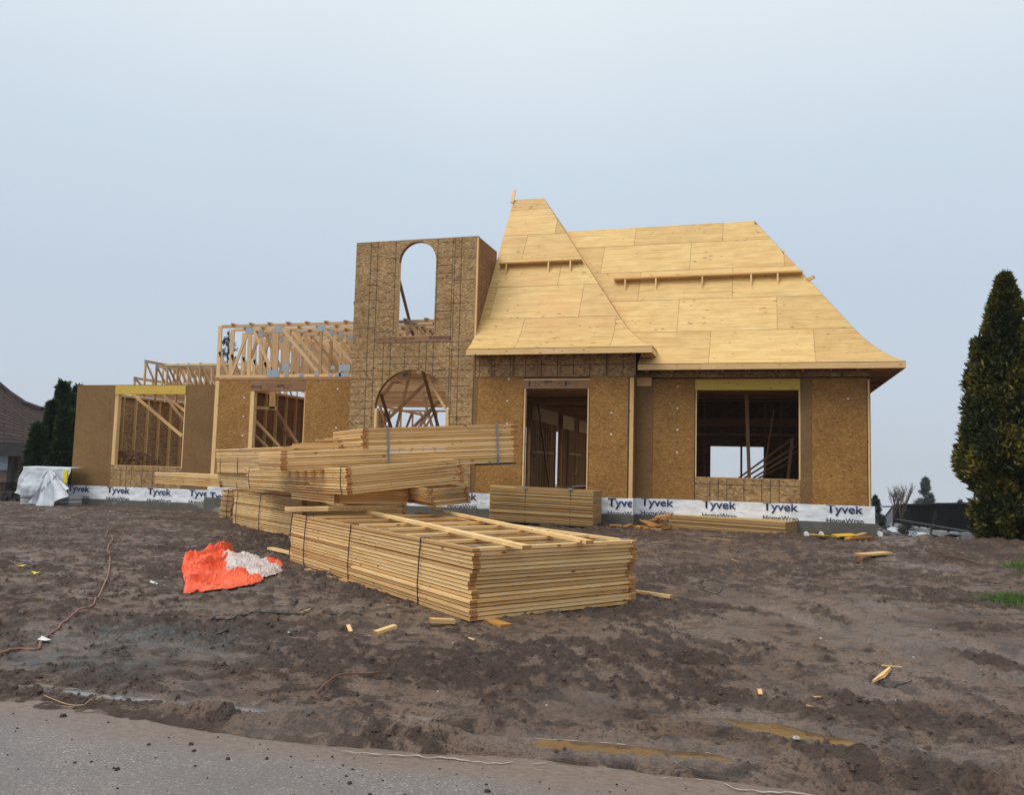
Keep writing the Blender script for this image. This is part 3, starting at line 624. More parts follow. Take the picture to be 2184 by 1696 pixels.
for (a, b), (c, d) in zip(A_arc[:-1], A_arc[1:]): strip(mb, a, b, tz1, c, d, tz1, tw, 0, 0.5)
zt = B_t+0.03; rbox(tx0, tx1, zt, bmz0, 0.6); rbox(tx0, B_c-B_r, FL, zt, 0.45); rbox(B_c+B_r, tx1, FL, zt, 0.55)
for (a, b), (c, d) in zip(B_arc[:-1], B_arc[1:]): strip(mb, a, b, zt, c, d, zt, tw, 0, 0.5)
def open_at(x, z):
    if abs(x-A_c) < A_r+0.01 and A_s-0.05 < z < A_sp+math.sqrt(max(0, A_r**2-(x-A_c)**2)): return True
    if abs(x-B_c) < B_r+0.01 and z < BSP+(B_t-BSP)*math.sqrt(max(0, 1-((x-B_c)/B_r)**2)): return True
    return bmL < x < bmR and bmz0-0.01 < z < bmz1+0.01
def vline(x, z0, z1):
    z = z0; st = None
    while z <= z1:
        if not open_at(x, z):
            if st is None: st = z
        elif st is not None: lines(mb, tw, [(x, st, x, z-0.04)], 1, 0.009); st = None
        z += 0.04
    if st is not None: lines(mb, tw, [(x, st, x, z1)], 1, 0.009)
def hline(z, x0, x1):
    x = x0; st = None
    while x <= x1:
        if not open_at(x, z):
            if st is None: st = x
        elif st is not None: lines(mb, tw, [(st, z, x-0.04, z)], 1, 0.008); st = None
        x += 0.04
    if st is not None: lines(mb, tw, [(st, z, x1, z)], 1, 0.008)
cx = lambda x: xz(c3(x, 600), tw)[0]
cz = lambda y: xz(c3(600, y), tw)[1]
for x in (265, 312): vline(cx(x), FL, tz1)
vline(cx(436), bmz1, tz1); vline(cx(724), bmz1, tz1)
for x in (828, 842, 888): vline(cx(x), FL, tz1)
for x in (375, 424, 522, 620, 668, 716): vline(cx(x), B_t-0.4, bmz0)
hl = [(170, 275, 338), (232, 275, 338), (332, 262, 330), (432, 262, 320), (484, 262, 320), (535, 255, 326), (252, 392, 460), (352, 380, 450), (552, 330, 440), (605, 325, 440), (657, 322, 438), (760, 320, 436),
      (160, 740, 840), (212, 845, 995), (265, 720, 900), (318, 720, 830), (372, 718, 830), (420, 840, 995), (525, 838, 900), (577, 712, 985), (628, 705, 985), (680, 708, 825), (732, 165, 310), (838, 320, 975), (890, 820, 960),
      (936, 160, 975), (984, 312, 812), (1031, 160, 480), (1031, 640, 975), (1085, 150, 400), (1085, 690, 975), (1138, 148, 340), (1138, 810, 970), (1242, 145, 320), (1242, 800, 965), (1292, 143, 300), (1345, 138, 290), (1345, 805, 965), (1397, 138, 290), (1450, 136, 300), (1397, 805, 960)]
for y, a, b in hl: hline(cz(y), max(tx0+0.01, cx(a)), min(tx1-0.05, cx(b)))
tag(part(mb, 'tower_sheathing', ['osb_rough', 'line']), 'strand board tower face with a dark nailing grid and two arched openings')
def arch_trim(name, arc, z0, w0, w1, mat):
    m = MB(); pts = arc; y0, y1 = tw+0.013, tw+0.14
    for (a, b), (c, d) in zip(pts[:-1], pts[1:]):
        m.face([(a, y0, b), (a, y1, b), (c, y1, d), (c, y0, d)], 0, 0.4, [(0, 0), (0.13, 0), (0.13, 0.1), (0, 0.1)])
        m.face([(a, y0, b), (c, y0, d), (c, y0, d+0.03), (a, y0, b+0.03)], 0, 0.4); m.face([(a, y1, b), (a, y1, b+0.03), (c, y1, d+0.03), (c, y1, d)], 0, 0.4)
        m.face([(a, y0, b+0.03), (c, y0, d+0.03), (c, y1, d+0.03), (a, y1, b+0.03)], 0, 0.4)
    part(m, name, mat)
arch_trim('arch_frame', A_arc, A_s, 0, 0, 'osb_brown'); arch_trim('arch_frame', B_arc, B_s, 0, 0, 'beam_brown')
for x, s, z0, z1 in ((A_c-A_r, -1, A_s, A_sp), (A_c+A_r, 1, A_s, A_sp), (B_c-B_r+0.0, -1, FL, BSP), (B_c+B_r-0.0, 1, FL, BSP)):
    m = MB()
    if z1 < 4: m.box(min(x, x-s*0.075), max(x, x-s*0.075), tw-0.002, tw+0.13, z0, z1, tone=0.5)
    else: m.box(min(x, x+s*0.04), max(x, x+s*0.04), tw+0.014, tw+0.13, z0, z1, tone=0.6)
    part(m, 'jamb_stud', 'pine')
mb = MB(); mb.box(bmL, bmR, tw-0.006, tw+0.13, bmz0, bmz1, tone=0.3, endg=False); tower_beam = part(mb, 'tower_beam', 'beam_brown'); tag(tower_beam, 'brown laminated beam with upside down stamps across the tower')
mb = MB(); mb.box(A_c-A_r-0.1, A_c+A_r+0.1, tw+0.014, tw+0.14, A_s-0.045, A_s); part(mb, 'sill', 'pine')
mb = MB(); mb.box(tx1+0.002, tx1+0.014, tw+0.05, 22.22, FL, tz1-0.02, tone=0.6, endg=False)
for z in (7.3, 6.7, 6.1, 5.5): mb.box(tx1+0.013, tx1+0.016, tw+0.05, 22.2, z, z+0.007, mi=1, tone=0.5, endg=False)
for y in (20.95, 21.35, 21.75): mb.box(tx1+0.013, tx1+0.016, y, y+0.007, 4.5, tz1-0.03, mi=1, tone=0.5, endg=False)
part(mb, 'tower_side_sheathing', ['osb_dark', 'line'])  # darker board than the front: shade of this side put into colour
mb = MB(); mb.box(tx1+0.001, tx1+0.04, tw-0.003, tw+0.045, gtop, tz1-0.02, tone=0.5); part(mb, 'corner_post', 'pine')
mb = MB(); mb.box(tx0, tx1+0.03, tw+0.012, tw+0.15, tz1-0.02, tz1+0.02, tone=0.2); mb.box(tx1-0.1, tx1+0.02, tw+0.15, 22.2, tz1-0.02, tz1+0.02, tone=0.2); part(mb, 'wall_plate', 'beam_brown')
def brace(p, q, mat='pine', w=0.089, t=0.04, name='brace', parent=house, up=(0, 1, 0)):
    m = MB(); m.beam(p, q, w, t, up=up); return m.build(name, mat, parent)
Y3 = lambda x, y, Y: on_y(*c3(x, y), Y)
brace(Y3(462, 370, 20.9), Y3(568, 790, 22.6), 'beam_brown', 0.08)
brace(Y3(165, 565, 21.0), Y3(175, 620, 22.0), 'beam_brown', 0.08)
for a, b, y0, y1, mt in (((550, 1030), (448, 1445), 21.0, 22.5, 'pine'), ((636, 1035), (745, 1440), 21.0, 22.6, 'beam_brown'), ((348, 1190), (425, 1450), 20.9, 22.0, 'beam_brown'),
        ((700, 1070), (330, 1425), 23.0, 21.5, 'pine_inside'), ((660, 1070), (790, 1290), 21.2, 21.0, 'pine'), ((350, 1275), (635, 1335), 24.0, 24.5, 'pine'), ((780, 1210), (655, 1222), 23.6, 23.0, 'pine'),
        ((745, 1240), (545, 1445), 23.0, 22.0, 'beam_brown'), ((700, 1290), (590, 1445), 24.0, 23.4, 'pine_inside'), ((480, 1045), (360, 1200), 23.0, 22.8, 'pine_inside'), ((622, 1160), (700, 1420), 26.0, 25.0, 'beam_brown'),
        ((565, 1310), (515, 1440), 30.0, 30.0, 'pine_inside'), ((340, 1270), (385, 1440), 26.0, 25.0, 'pine_inside')):
    brace(on_y(*c3(*a), y0), on_y(*c3(*b), y1), mt, 0.085 if mt != 'pine' else 0.075)
# ---- middle wall
mL = xz(c2(178, 600), YM)[0]; mS = mL+0.13; mw0 = xz(c2(475, 700), YM)[0]; mw1 = xz(c2(862, 700), YM)[0]; mzt = xz(c2(660, 680), YM)[1]; mhz = xz(c2(660, 610), YM)[1]; mtop = xz(c2(660, 580), YM)[1]
mhx0 = xz(c2(448, 650), YM)[0]; mhx1 = xz(c2(872, 650), YM)[0]; msm = xz(c2(905, 800), YM)[0]; mzb = xz(c2(650, 1230), YM)[1]
mb = MB(); sheets(mb, YM, [(mS, mhx0, FL, mtop-0.08, 0), (mhx1, msm, FL, mtop-0.02, 0), (msm, tx0-0.0, FL, mtop-0.02, 0), (mhx0, mhx1, FL, mzb, 1)])
for p in ((398, 732), (390, 877), (383, 1024), (1118, 665), (1106, 965)): x, z = xz(c2(*p), YM); mb.box(x-0.025, x+0.025, YM-0.003, YM+0.001, z-0.022, z+0.022, mi=2, tone=0.5, endg=False)
tag(part(mb, 'wall_sheathing', ['osb_plain', 'osb_rough', 'white_tag']), 'tan strand board wall between the left wing and the tower')
mb = MB(); mb.box(mhx0, mhx1, YM-0.004, YM+0.14, mzt, mhz-0.01, tone=0.3, endg=False); mid_header = part(mb, 'window_header', 'beam_brown'); tag(mid_header, 'brown laminated beam with dark stamps over the middle window')
studs_opening(house, YM, mw0, mw1, mzb, mzt, lo=mhx0, hi=mhx1)
mb = MB(); mb.box(mL, mS-0.004, YM-0.004, YM+0.04, FL-0.2, mtop-0.08, tone=0.6); part(mb, 'corner_post', 'pine')
mb = MB(); mb.box(mL-0.02, tx0, YM-0.01, YM+0.14, mtop-0.06, mtop-0.02, tone=0.4); mb.box(mhx1, tx0, YM-0.012, YM+0.14, mtop-0.015, mtop+0.025, tone=0.4); part(mb, 'wall_plate', 'pine_inside')
# ---- left wing wall
lx0 = xz(c1(508, 900), YL)[0]; lx1 = mL+0.06; lw0 = xz(c1(812, 640), YL)[0]; lw1 = xz(c1(1266, 640), YL)[0]; lzt = xz(c1(1030, 628), YL)[1]; lhz = xz(c1(1030, 568), YL)[1]; lzb = xz(c1(1000, 1118), YL)[1]
lhx0 = xz(c1(792, 600), YL)[0]; lhx1 = xz(c1(1275, 600), YL)[0]; lsm = xz(c1(745, 900), YL)[0]
mb = MB(); sheets(mb, YL, [(lx0, lsm, ZL0, ZL1, 0), (lsm, lhx0, ZL0, ZL1, 0), (lhx1, lhx1+1.05, ZL0, ZL1, 0), (lhx1+1.05, lx1, ZL0, ZL1, 0), (lhx0, lhx1, ZL0, lzb-0.02, 1)])
zz_ = lzb-0.16
lines(mb, YL, [(lhx0, zz_, lhx1, zz_)]+[(lhx0+d, ZL0, lhx0+d, lzb-0.02) for d in (0.40, 0.60, 0.80, 1.20, 1.6, 1.8, 2.0)], 2, 0.009)
tag(part(mb, 'wall_sheathing', ['osb_brown', 'osb_rough', 'line']), 'dull brown strand board wall of the left wing')
mb = MB(); mb.box(lhx0+0.003, lhx1-0.003, YL-0.02, YL+0.1, lzt, lhz, tone=0.5, endg=False); tag(part(mb, 'window_header', 'beam_yellow'), 'yellow laminated beam over the left window opening')
studs_opening(house, YL, lw0, lw1, lzb, lzt, lo=lhx0, hi=lhx1)
mb = MB(); mb.box(lx0, lx1, YL+0.014, YL+0.15, ZL1-0.04, ZL1+0.01, tone=0.1); part(mb, 'wall_plate', 'beam_brown')
# ---- interior stud walls, floors
def stud_wall_y(X, Y0, Y1, z0, z1, st, mat='pine_inside', back=None, thick=0.14, side=-1, blocks=False):
    m = MB(); m.box(X, X+0.10, Y0, Y1, z1-0.08, z1, tone=0.4); m.box(X, X+0.10, Y0, Y1, z0, z0+0.04, tone=0.4)
    if back: m.box(X-0.014, X-0.002, Y0, Y1, z0, z1, mi=1, tone=0.6, endg=False)
    w_ = part(m, 'stud_wall', [mat, back or mat]); y = Y0
    while y < Y1:
        s = MB(); s.box(X, X+0.10, y, y+0.04, z0+0.041, z1-0.081); s.build('stud', mat, w_); y += st
    return w_
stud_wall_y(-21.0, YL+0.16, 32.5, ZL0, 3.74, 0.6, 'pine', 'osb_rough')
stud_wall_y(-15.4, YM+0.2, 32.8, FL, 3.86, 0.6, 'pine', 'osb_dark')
def stud_wall_x(Y, X0, X1, z0, z1, st, mat, back=None):
    m = MB(); m.box(X0, X1, Y, Y+0.10, z1-0.08, z1, tone=0.4); m.box(X0, X1, Y, Y+0.10, z0, z0+0.04, tone=0.4)
    if back: m.box(X0, X1, Y+0.102, Y+0.114, z0, z1, mi=1, tone=0.5, endg=False)
    w_ = part(m, 'stud_wall', [mat, back or mat]); x = X0
    while x < X1: s = MB(); s.box(x, x+0.04, Y, Y+0.10, z0+0.041, z1-0.081); s.build('stud', mat, w_); x += st
stud_wall_x(33.0, -15.4, -7.2, FL, 3.95, 0.55, 'truss_wood')
stud_wall_x(32.6, -21.0, -15.6, ZL0, 3.8, 0.6, 'pine', 'osb_rough')
for xa_, xb_ in ((-14.9, -13.2), (-12.6, -13.9), (-12.2, -10.6), (-10.2, -11.4)): brace((xa_, 32.9, FL+0.1), (xb_, 32.9, 3.9), 'truss_wood', 0.085)
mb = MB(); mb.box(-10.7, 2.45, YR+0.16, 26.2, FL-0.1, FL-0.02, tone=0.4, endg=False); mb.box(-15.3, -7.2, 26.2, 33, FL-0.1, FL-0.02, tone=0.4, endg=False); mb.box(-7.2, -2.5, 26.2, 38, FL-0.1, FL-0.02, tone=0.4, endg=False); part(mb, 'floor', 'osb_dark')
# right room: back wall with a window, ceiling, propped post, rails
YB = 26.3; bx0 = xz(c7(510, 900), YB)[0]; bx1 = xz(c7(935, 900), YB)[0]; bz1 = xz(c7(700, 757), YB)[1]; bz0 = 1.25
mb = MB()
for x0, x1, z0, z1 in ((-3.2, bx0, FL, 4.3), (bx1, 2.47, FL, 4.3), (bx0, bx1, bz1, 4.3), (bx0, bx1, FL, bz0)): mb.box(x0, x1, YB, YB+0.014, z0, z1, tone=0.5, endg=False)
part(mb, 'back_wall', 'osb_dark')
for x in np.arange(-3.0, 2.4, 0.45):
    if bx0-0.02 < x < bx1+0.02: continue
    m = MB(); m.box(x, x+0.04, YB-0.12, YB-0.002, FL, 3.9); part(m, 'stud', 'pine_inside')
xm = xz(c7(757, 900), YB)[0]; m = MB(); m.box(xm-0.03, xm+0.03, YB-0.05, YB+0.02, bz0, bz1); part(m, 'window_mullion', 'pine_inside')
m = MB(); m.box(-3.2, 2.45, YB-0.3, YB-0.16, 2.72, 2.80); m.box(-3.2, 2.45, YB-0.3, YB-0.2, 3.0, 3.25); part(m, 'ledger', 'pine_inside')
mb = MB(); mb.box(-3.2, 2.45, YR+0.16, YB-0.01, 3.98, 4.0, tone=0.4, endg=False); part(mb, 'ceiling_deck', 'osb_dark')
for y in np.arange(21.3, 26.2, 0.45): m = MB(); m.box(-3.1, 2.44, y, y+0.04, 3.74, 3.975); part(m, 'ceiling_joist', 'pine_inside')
mb = MB(); mb.box(-3.22, -3.2, YR+0.02, YB, FL, 4.3, tone=0.5, endg=False); part(mb, 'partition', 'osb_dark')  # unseen divider, added only to keep the right room dark
brace(on_y(*c7(797, 300), 22.6), on_y(*c7(822, 1060), 22.6), 'beam_brown', 0.09, 0.09, 'post')
for a, b in (((735, 1010), (1175, 685)), ((780, 1010), (1205, 745)), ((850, 1010), (1210, 790)), ((890, 1012), (1215, 850))):
    brace(on_y(*c7(*a), 23.6), on_y(*c7(*b), 23.9), 'pine_inside', 0.05, 0.04, 'stair_rail')
brace(on_y(*c7(1018, 460), 23.2), on_y(*c7(930, 1012), 23.0), 'pine_inside', 0.03, 0.03)
brace(on_y(*c7(1165, 690), 23.5), on_y(*c7(1130, 1012), 23.5), 'pine_inside', 0.08, 0.05)
# entrance room: left partition, joists
ya = [on_x(*c6(x, 900), -7.1).y for x in (578, 604, 834, 863)]
Yst, Yen = 20.8, 38.0
m = MB()
for y0, y1, z0, z1 in ((Yst, ya[0], FL, 3.95), (ya[1], ya[2], FL, 3.95), (ya[3], Yen, FL, 3.95), (ya[2], ya[3], 2.95, 3.95), (ya[0], ya[1], 2.9, 3.95)): m.box(-7.16, -7.15, y0, y1, z0, z1, tone=0.4, endg=False)
pw = part(m, 'partition', 'pine_inside')
y = Yst+0.1; k = 0
while y < Yen:
    if not any(a-0.05 < y < b+0.02 for a, b in ((ya[0], ya[1]), (ya[2], ya[3]))):
        s = MB(); s.box(-7.149, -7.04, y, y+0.04, FL, 3.6); s.build('stud', 'pine', pw)
    y += 0.3+0.1*(k % 2); k += 1
for (y0, y1, z0, z1) in ((ya[1]+0.1, ya[2]-0.15, 3.15, 3.6), (ya[3]+0.1, ya[3]+2.0, 3.1, 3.6), (ya[3]+3, ya[3]+6, 3.1, 3.6), (ya[3]+1.2, ya[3]+3.5, 2.15, 2.2), (ya[1]+0.2, ya[2]-0.3, 2.1, 2.15)):
    s = MB(); s.box(-7.04, -7.0, y0, y1, z0, z1); s.build('blocking', 'pine', pw)
m = MB(); m.box(-7.2, -7.1, Yst, Yen, 3.62, 3.72); part(m, 'wall_plate', 'pine_inside')
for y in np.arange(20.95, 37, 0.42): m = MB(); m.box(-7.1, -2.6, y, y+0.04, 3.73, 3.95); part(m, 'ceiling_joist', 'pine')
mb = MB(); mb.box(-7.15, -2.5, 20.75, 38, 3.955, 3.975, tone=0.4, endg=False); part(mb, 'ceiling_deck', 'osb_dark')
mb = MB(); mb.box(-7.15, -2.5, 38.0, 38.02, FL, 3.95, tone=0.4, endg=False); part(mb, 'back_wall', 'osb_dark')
brace(on_x(*c6(690, 490), -6.9), on_x(*c6(785, 1200), -6.7), 'pine_inside', 0.09, 0.05, up=(1, 0, 0))
brace(on_x(*c6(1020, 910), -6.9), on_x(*c6(998, 1080), -6.9), 'pine_new', 0.10, 0.012, name='offcut', up=(1, 0, 0))
for x in (1.0,):
    m = MB(); m.box(-12, -7.3, 26.5, 26.54, 2.32, 2.38); part(m, 'guard_rail', 'pine_inside')
# left and middle window braces
brace(on_y(*c1(905, 625), 22.4), on_y(*c1(1248, 915), 21.9), 'pine_new', 0.085); brace(on_y(*c1(1118, 625), 23.0), on_y(*c1(1262, 810), 22.5), 'beam_brown', 0.08)
brace(on_y(*c1(1183, 678), 25.5), on_y(*c1(1265, 742), 25.0), 'pine_new', 0.08)
brace(on_y(*c2(465, 890), 22.6), on_y(*c2(672, 1110), 22.0), 'pine', 0.07); brace(on_y(*c2(458, 1005), 22.9), on_y(*c2(580, 1115), 22.4), 'pine', 0.06)
brace(on_y(*c2(605, 905), 25.0), on_y(*c2(760, 1040), 24.0), 'pine_inside', 0.07); brace(on_y(*c2(640, 820), 22.0), on_y(*c2(820, 1100), 21.6), 'beam_brown', 0.08)
brace(on_y(*c2(618, 680), 21.6), on_y(*c2(614, 820), 21.6), 'pine', 0.20); brace(on_y(*c2(470, 810), 21.6), on_y(*c2(650, 815), 21.6), 'pine', 0.09)
# ---- foundation and house wrap
mb = MB(); mb.box(-2.97, 2.62, YR-0.10, YR+0.1, -0.4, 0.52, endg=False, tone=0.5); mb.box(2.50, 2.62, YR+0.1, 26.3, -0.6, 0.6, endg=False, tone=0.5); mb.box(-10.8, -2.93, YG-0.10, YG+0.1, -0.4, 0.52, endg=False, tone=0.5)
mb.box(mL-0.1, -10.81, YM-0.10, YM+0.1, -0.4, 0.50, endg=False, tone=0.5); tag(part(mb, 'foundation', 'concrete'), 'grey concrete foundation with damp stains')
mb = MB(); mb.box(lx0-0.05, mL-0.11, YL-0.08, YL+0.1, -0.5, 0.275, endg=False, tone=0.5)
part(mb, 'foundation', 'concrete')
def wrap(x0, x1, Y, z0, z1, sag=0.012, ends=True):
    m = MB(); n = max(6, int((x1-x0)/0.03)); k = 12
    xs = np.linspace(x0, x1, n+1); zs = np.linspace(z0, z1, k+1); XG, ZG = np.meshgrid(xs, zs)
    D = sag*(fbm(XG*2.2+ZG*3, ZG*6-XG*1.1, 3, 7)*0.8+0.5*fbm(XG*7+ZG*9, ZG*5, 2, 9)); D = D-0.020
    ZG = ZG+np.where(np.isclose(ZG, z0), 0.012*pn(XG*2.0, 0*XG, 12), 0)
    m.v = [(float(a), Y+float(d), float(b)) for a, d, b in zip(XG.ravel(), D.ravel(), ZG.ravel())]
    for j in range(k):
        for i in range(n):
            a = j*(n+1)+i; m.f.append((a, a+1, a+n+2, a+n+1)); m.uv += [(0, 0)]*4; m.mi.append(0); m.tone.append(0.5); m.eg.append(0)
    o = part(m, 'house_wrap', 'house_wrap'); 
    for f in o.data.polygons: f.use_smooth = True
    return o
wR = wrap(-2.97, 2.55, YR, 0.515, FL+0.005); wG = wrap(-10.75, -2.96, YG-0.02, 0.515, FL+0.005); wM = wrap(mL-0.06, -10.75, YM, 0.50, FL+0.005); wL = wrap(lx0-0.06, mL+0.02, YL, 0.27, ZL0+0.005)
mb = MB(); mb.box(-2.985, -2.955, YG-0.02, YR-0.02, 0.52, FL+0.003, endg=False); part(mb, 'house_wrap', 'house_wrap')
mb = MB(); mb.box(2.55, 2.56, YR-0.03, 26.3, 0.515, FL+0.005, endg=False); part(mb, 'house_wrap', 'house_wrap')
def lettering(s, x0, zb, wid, cap, Y, parent, mat='ink', clip=None, xclip=None, bold=0.012, flip=False, name='lettering', yrot=0):
    cu = bpy.data.curves.new('lettering', 'FONT'); cu.body = s; cu.size = 1; cu.offset = bold; cu.extrude = 0.0
    ob = bpy.data.objects.new('tmp', cu); scene.collection.objects.link(ob)
    dg = bpy.context.evaluated_depsgraph_get(); me = bpy.data.meshes.new_from_object(ob.evaluated_get(dg)); bpy.data.objects.remove(ob); bpy.data.curves.remove(cu)
    co = np.array([v.co[:] for v in me.vertices]); mn, mx = co.min(0), co.max(0); capf = 0.73
    sx_, sz = wid/(mx[0]-mn[0]), cap/capf
    org = parent['_o']
    for v in me.vertices:
        a, b = (v.co.x-mn[0])*sx_, v.co.y*sz
        if flip: a, b = wid-a, -b+cap
        v.co = (x0+a-org[0], Y-org[1], zb+b-org[2])
    bm = bmesh.new(); bm.from_mesh(me)
    def cut(co_, no): bmesh.ops.bisect_plane(bm, geom=bm.verts[:]+bm.edges[:]+bm.faces[:], plane_co=co_, plane_no=no, clear_outer=True)
    if clip: cut((0, 0, clip[1]-org[2]), (0, 0, 1)); cut((0, 0, clip[0]-org[2]), (0, 0, -1))
    if xclip: cut((xclip[1]-org[0], 0, 0), (1, 0, 0)); cut((xclip[0]-org[0], 0, 0), (-1, 0, 0))
    r = bmesh.ops.extrude_face_region(bm, geom=bm.faces[:]); bmesh.ops.translate(bm, verts=[v for v in r['geom'] if isinstance(v, bmesh.types.BMVert)], vec=(0, 0.001, 0))
    bm.to_mesh(me); bm.free(); me.materials.append(M[mat])
    o = bpy.data.objects.new(name, me); scene.collection.objects.link(o); o.parent = parent; o['_o'] = org; return o
def wordmark(x0, Y, parent, zt, zb, hb=0.515, wid=0.80, base=0.735, xclip=None, home='HomeWrap'):
    lettering('Tyvek', x0, base, wid, 0.205, Y, parent, clip=(zb, zt), xclip=xclip, bold=0.018)
    lettering(home, x0+0.0, base-0.225, wid+0.01, 0.115, Y, parent, 'ink_black', clip=(zb+0.004, zt), xclip=xclip)
for px_ in (445, 930, 1437): wordmark(xz(c7(px_, 1290), YR)[0], YR-0.036, wR, FL, 0.515)
wordmark(xz(c7(-45, 1255), YR)[0], YR-0.036, wR, FL, 0.515)
x_ = xz(c6(1265, 1380), YG)[0]; wordmark(x_, YG-0.056, wG, FL, 0.515, base=0.715, xclip=(-20, -2.985))
x_ = xz(c6(185, 1300), YG)[0]-0.78; wordmark(x_, YG-0.056, wG, FL, 0.515)
for px_, xc in ((468, None), (737, None), (1015, None), (1300, (-30, xz(c1(1420, 1300), YL)[0]))):
    wordmark(xz(c1(px_, 1290), YL)[0], YL-0.036, wL, ZL0, 0.27, base=0.485, wid=0.86, xclip=xc)
p_ = xz(c1(1440, 1345), YM); wordmark(p_[0], YM-0.036, wM, FL, 0.50, base=p_[1])
# stamps on the laminated beams
lettering('Roseburg', xz(c3(678, 815), tw)[0], bmz0+0.045, 0.62, 0.085, tw-0.009, tower_beam, 'ink_black', flip=True)
lettering('APA', xz(c3(540, 815), tw)[0], bmz0+0.06, 0.16, 0.06, tw-0.009, tower_beam, 'ink_black', flip=True)
lettering('Roseburg', mhx0-0.28, mzt+0.09, 0.66, 0.10, YM-0.007, mid_header, 'ink_black', xclip=(mhx0+0.01, 0))
lettering('APA', xz(c2(650, 640), YM)[0], mzt+0.10, 0.26, 0.09, YM-0.007, mid_header, 'ink_black')
lettering('APA', xz(c6(740, 320), YG)[0], dz1+0.14, 0.22, 0.08, YG-0.007, door_header, 'ink_black')
def smudges(x0, x1, z0, z1, Y, parent, n=14):       # rows of small print too blurred to read
    m = MB()
    for _ in range(n):
        x = random.uniform(x0, x1-0.08); z = random.choice((z0, (z0+z1)/2, z1)); m.box(x, x+random.uniform(0.03, 0.09), Y-0.001, Y+0.002, z, z+0.014, tone=0.5, endg=False)
    m.build('stamp', 'ink_black', parent)
smudges(bmL+0.05, bmL+1.0, bmz0+0.04, bmz1-0.05, tw-0.007, tower_beam, 22); smudges(mhx0+0.5, mhx1-0.35, mzt+0.07, mhz-0.09, YM-0.005, mid_header, 22); smudges(hx0+0.15, hx1-0.2, dz1+0.07, dhz-0.1, YG-0.005, door_header, 26)
for p_, x in ((door_header, hx0+0.13), (door_header, hx1-0.65)):
    m = MB(); m.box(x, x+0.05, YG-0.006, YG-0.003, dz1+0.05, dhz-0.06, tone=0.3, endg=False); m.build('stamp', 'ink_black', p_)
# ---- roofs
PA, PB_, PS = 0.45, 0.51, 1.03
def prof(s): return PA*s+PB_*s*s if s < PS else PA*PS+PB_*PS*PS+1.5*(s-PS)
def iprof(h):
    if h <= 0: return 0.0
    hs = PA*PS+PB_*PS*PS
    return PS+(h-hs)/1.5 if h > hs else (-PA+math.sqrt(PA*PA+4*PB_*h))/(2*PB_)
MY0, MZ0, MXE, MR = 20.35, 4.21, 3.16, 3.30
GXE, GR, GXL = -2.46, 3.78, -7.185
def slope_len(s): n = 20; return sum(math.hypot(s/n, prof(s*(i+1)/n)-prof(s*i/n)) for i in range(n))
def roof_face(mb, pt, s0, s1, lo, hi, a0, a1, mi, tone, du, dv, lift):
    n = max(1, int(round((s1-s0)/0.11))) if s0 < PS+0.01 or True else 1
    for i in range(n):
        sa, sb = s0+(s1-s0)*i/n, s0+(s1-s0)*(i+1)/n
        xa0, xa1 = max(a0, lo(sa)), min(a1, hi(sa)); xb0, xb1 = max(a0, lo(sb)), min(a1, hi(sb))
        if xa1-xa0 < 1e-3 and xb1-xb0 < 1e-3: continue
        if xa1 < xa0: xa0 = xa1 = (xb0 if abs(xa0-xb0) < abs(xa1-xb1) else xb1)
        if xb1 < xb0: m_ = xa0 if lo(sb) > hi(sb) or xb0 > a1-1e-6 and False else (xb0 if lo(sb) >= a0 and hi(sb) > a1 else xb1); xb0 = xb1 = min(max(m_, min(xa0, xa1)), max(xa0, xa1))
        la, lb = slope_len(sa), slope_len(sb)
        pts = [pt(xa0, sa, lift), pt(xa1, sa, lift), pt(xb1, sb, lift), pt(xb0, sb, lift)]
        uv = [(xa0+du, la+dv), (xa1+du, la+dv), (xb1+du, lb+dv), (xb0+du, lb+dv)]
        if xb1-xb0 < 1e-4: pts.pop(); uv.pop()
        elif xa1-xa0 < 1e-4: pts.pop(1); uv.pop(1)
        mb.face(pts, mi, tone, uv)
def roof_plane(name, pt, rows, lo, hi, amin, amax, label=None, offs=None):
    mb = MB(); rnd = random.Random(len(name)+int(amin*10))
    roof_face(mb, pt, 0, rows[-1], lo, hi, amin-1, amax+1, 1, 0.3, 0, 0, -0.004)
    roof_face(mb, pt, 0, rows[-1], lo, hi, amin-1, amax+1, 1, 0.3, 0, 0, -0.03)
    for r in range(len(rows)-1):
        a = amin-(offs[r] if offs else rnd.uniform(0.2, 2.2))
        while a < amax:
            roof_face(mb, pt, rows[r]+(0.003 if r else 0), rows[r+1]-0.003, lo, hi, a+0.004, a+2.44-0.004, 0, rnd.random(), rnd.uniform(0, 40), rnd.uniform(0, 40), 0.0085)
            a += 2.44
    return tag(part(mb, name, ['roof_ply', 'osb_dark']), label)
mrows = [0, 0.99, 1.63, 2.26, 2.87, MR]; grows = [0, 0.99, 1.66, 2.28, 2.86, 3.5, GR]
valley = lambda s: GXE-iprof(MZ0+prof(s)-GZ0) if MZ0+prof(s) > GZ0 else -2.87
nrm = lambda s: (0.83, -0.55)[0]
roof_plane('roof_slope', lambda x, s, l: (x, MY0+s-l*0.8, MZ0+prof(s)+l*0.6), mrows, valley, lambda s: MXE-s, -6.4, MXE, 'wide plywood roof slope over the right wing', [2.1, 0.5, 1.6, 0.3, 1.9])
roof_plane('roof_slope', lambda x, s, l: (x, GY0+s-l*0.8, GZ0+prof(s)+l*0.6), grows, lambda s: GXL, lambda s: GXE-s, GXL, GXE, 'tall narrow plywood roof slope over the doorway', [1.2, 2.2, 0.5, 1.7, 0.9, 1.1])
def gback(s): 
    z = GZ0+prof(s)
    return MY0+iprof(z-MZ0)+0.02 if z < MZ0+prof(MR) else 2*(GY0+GR)-GY0-s
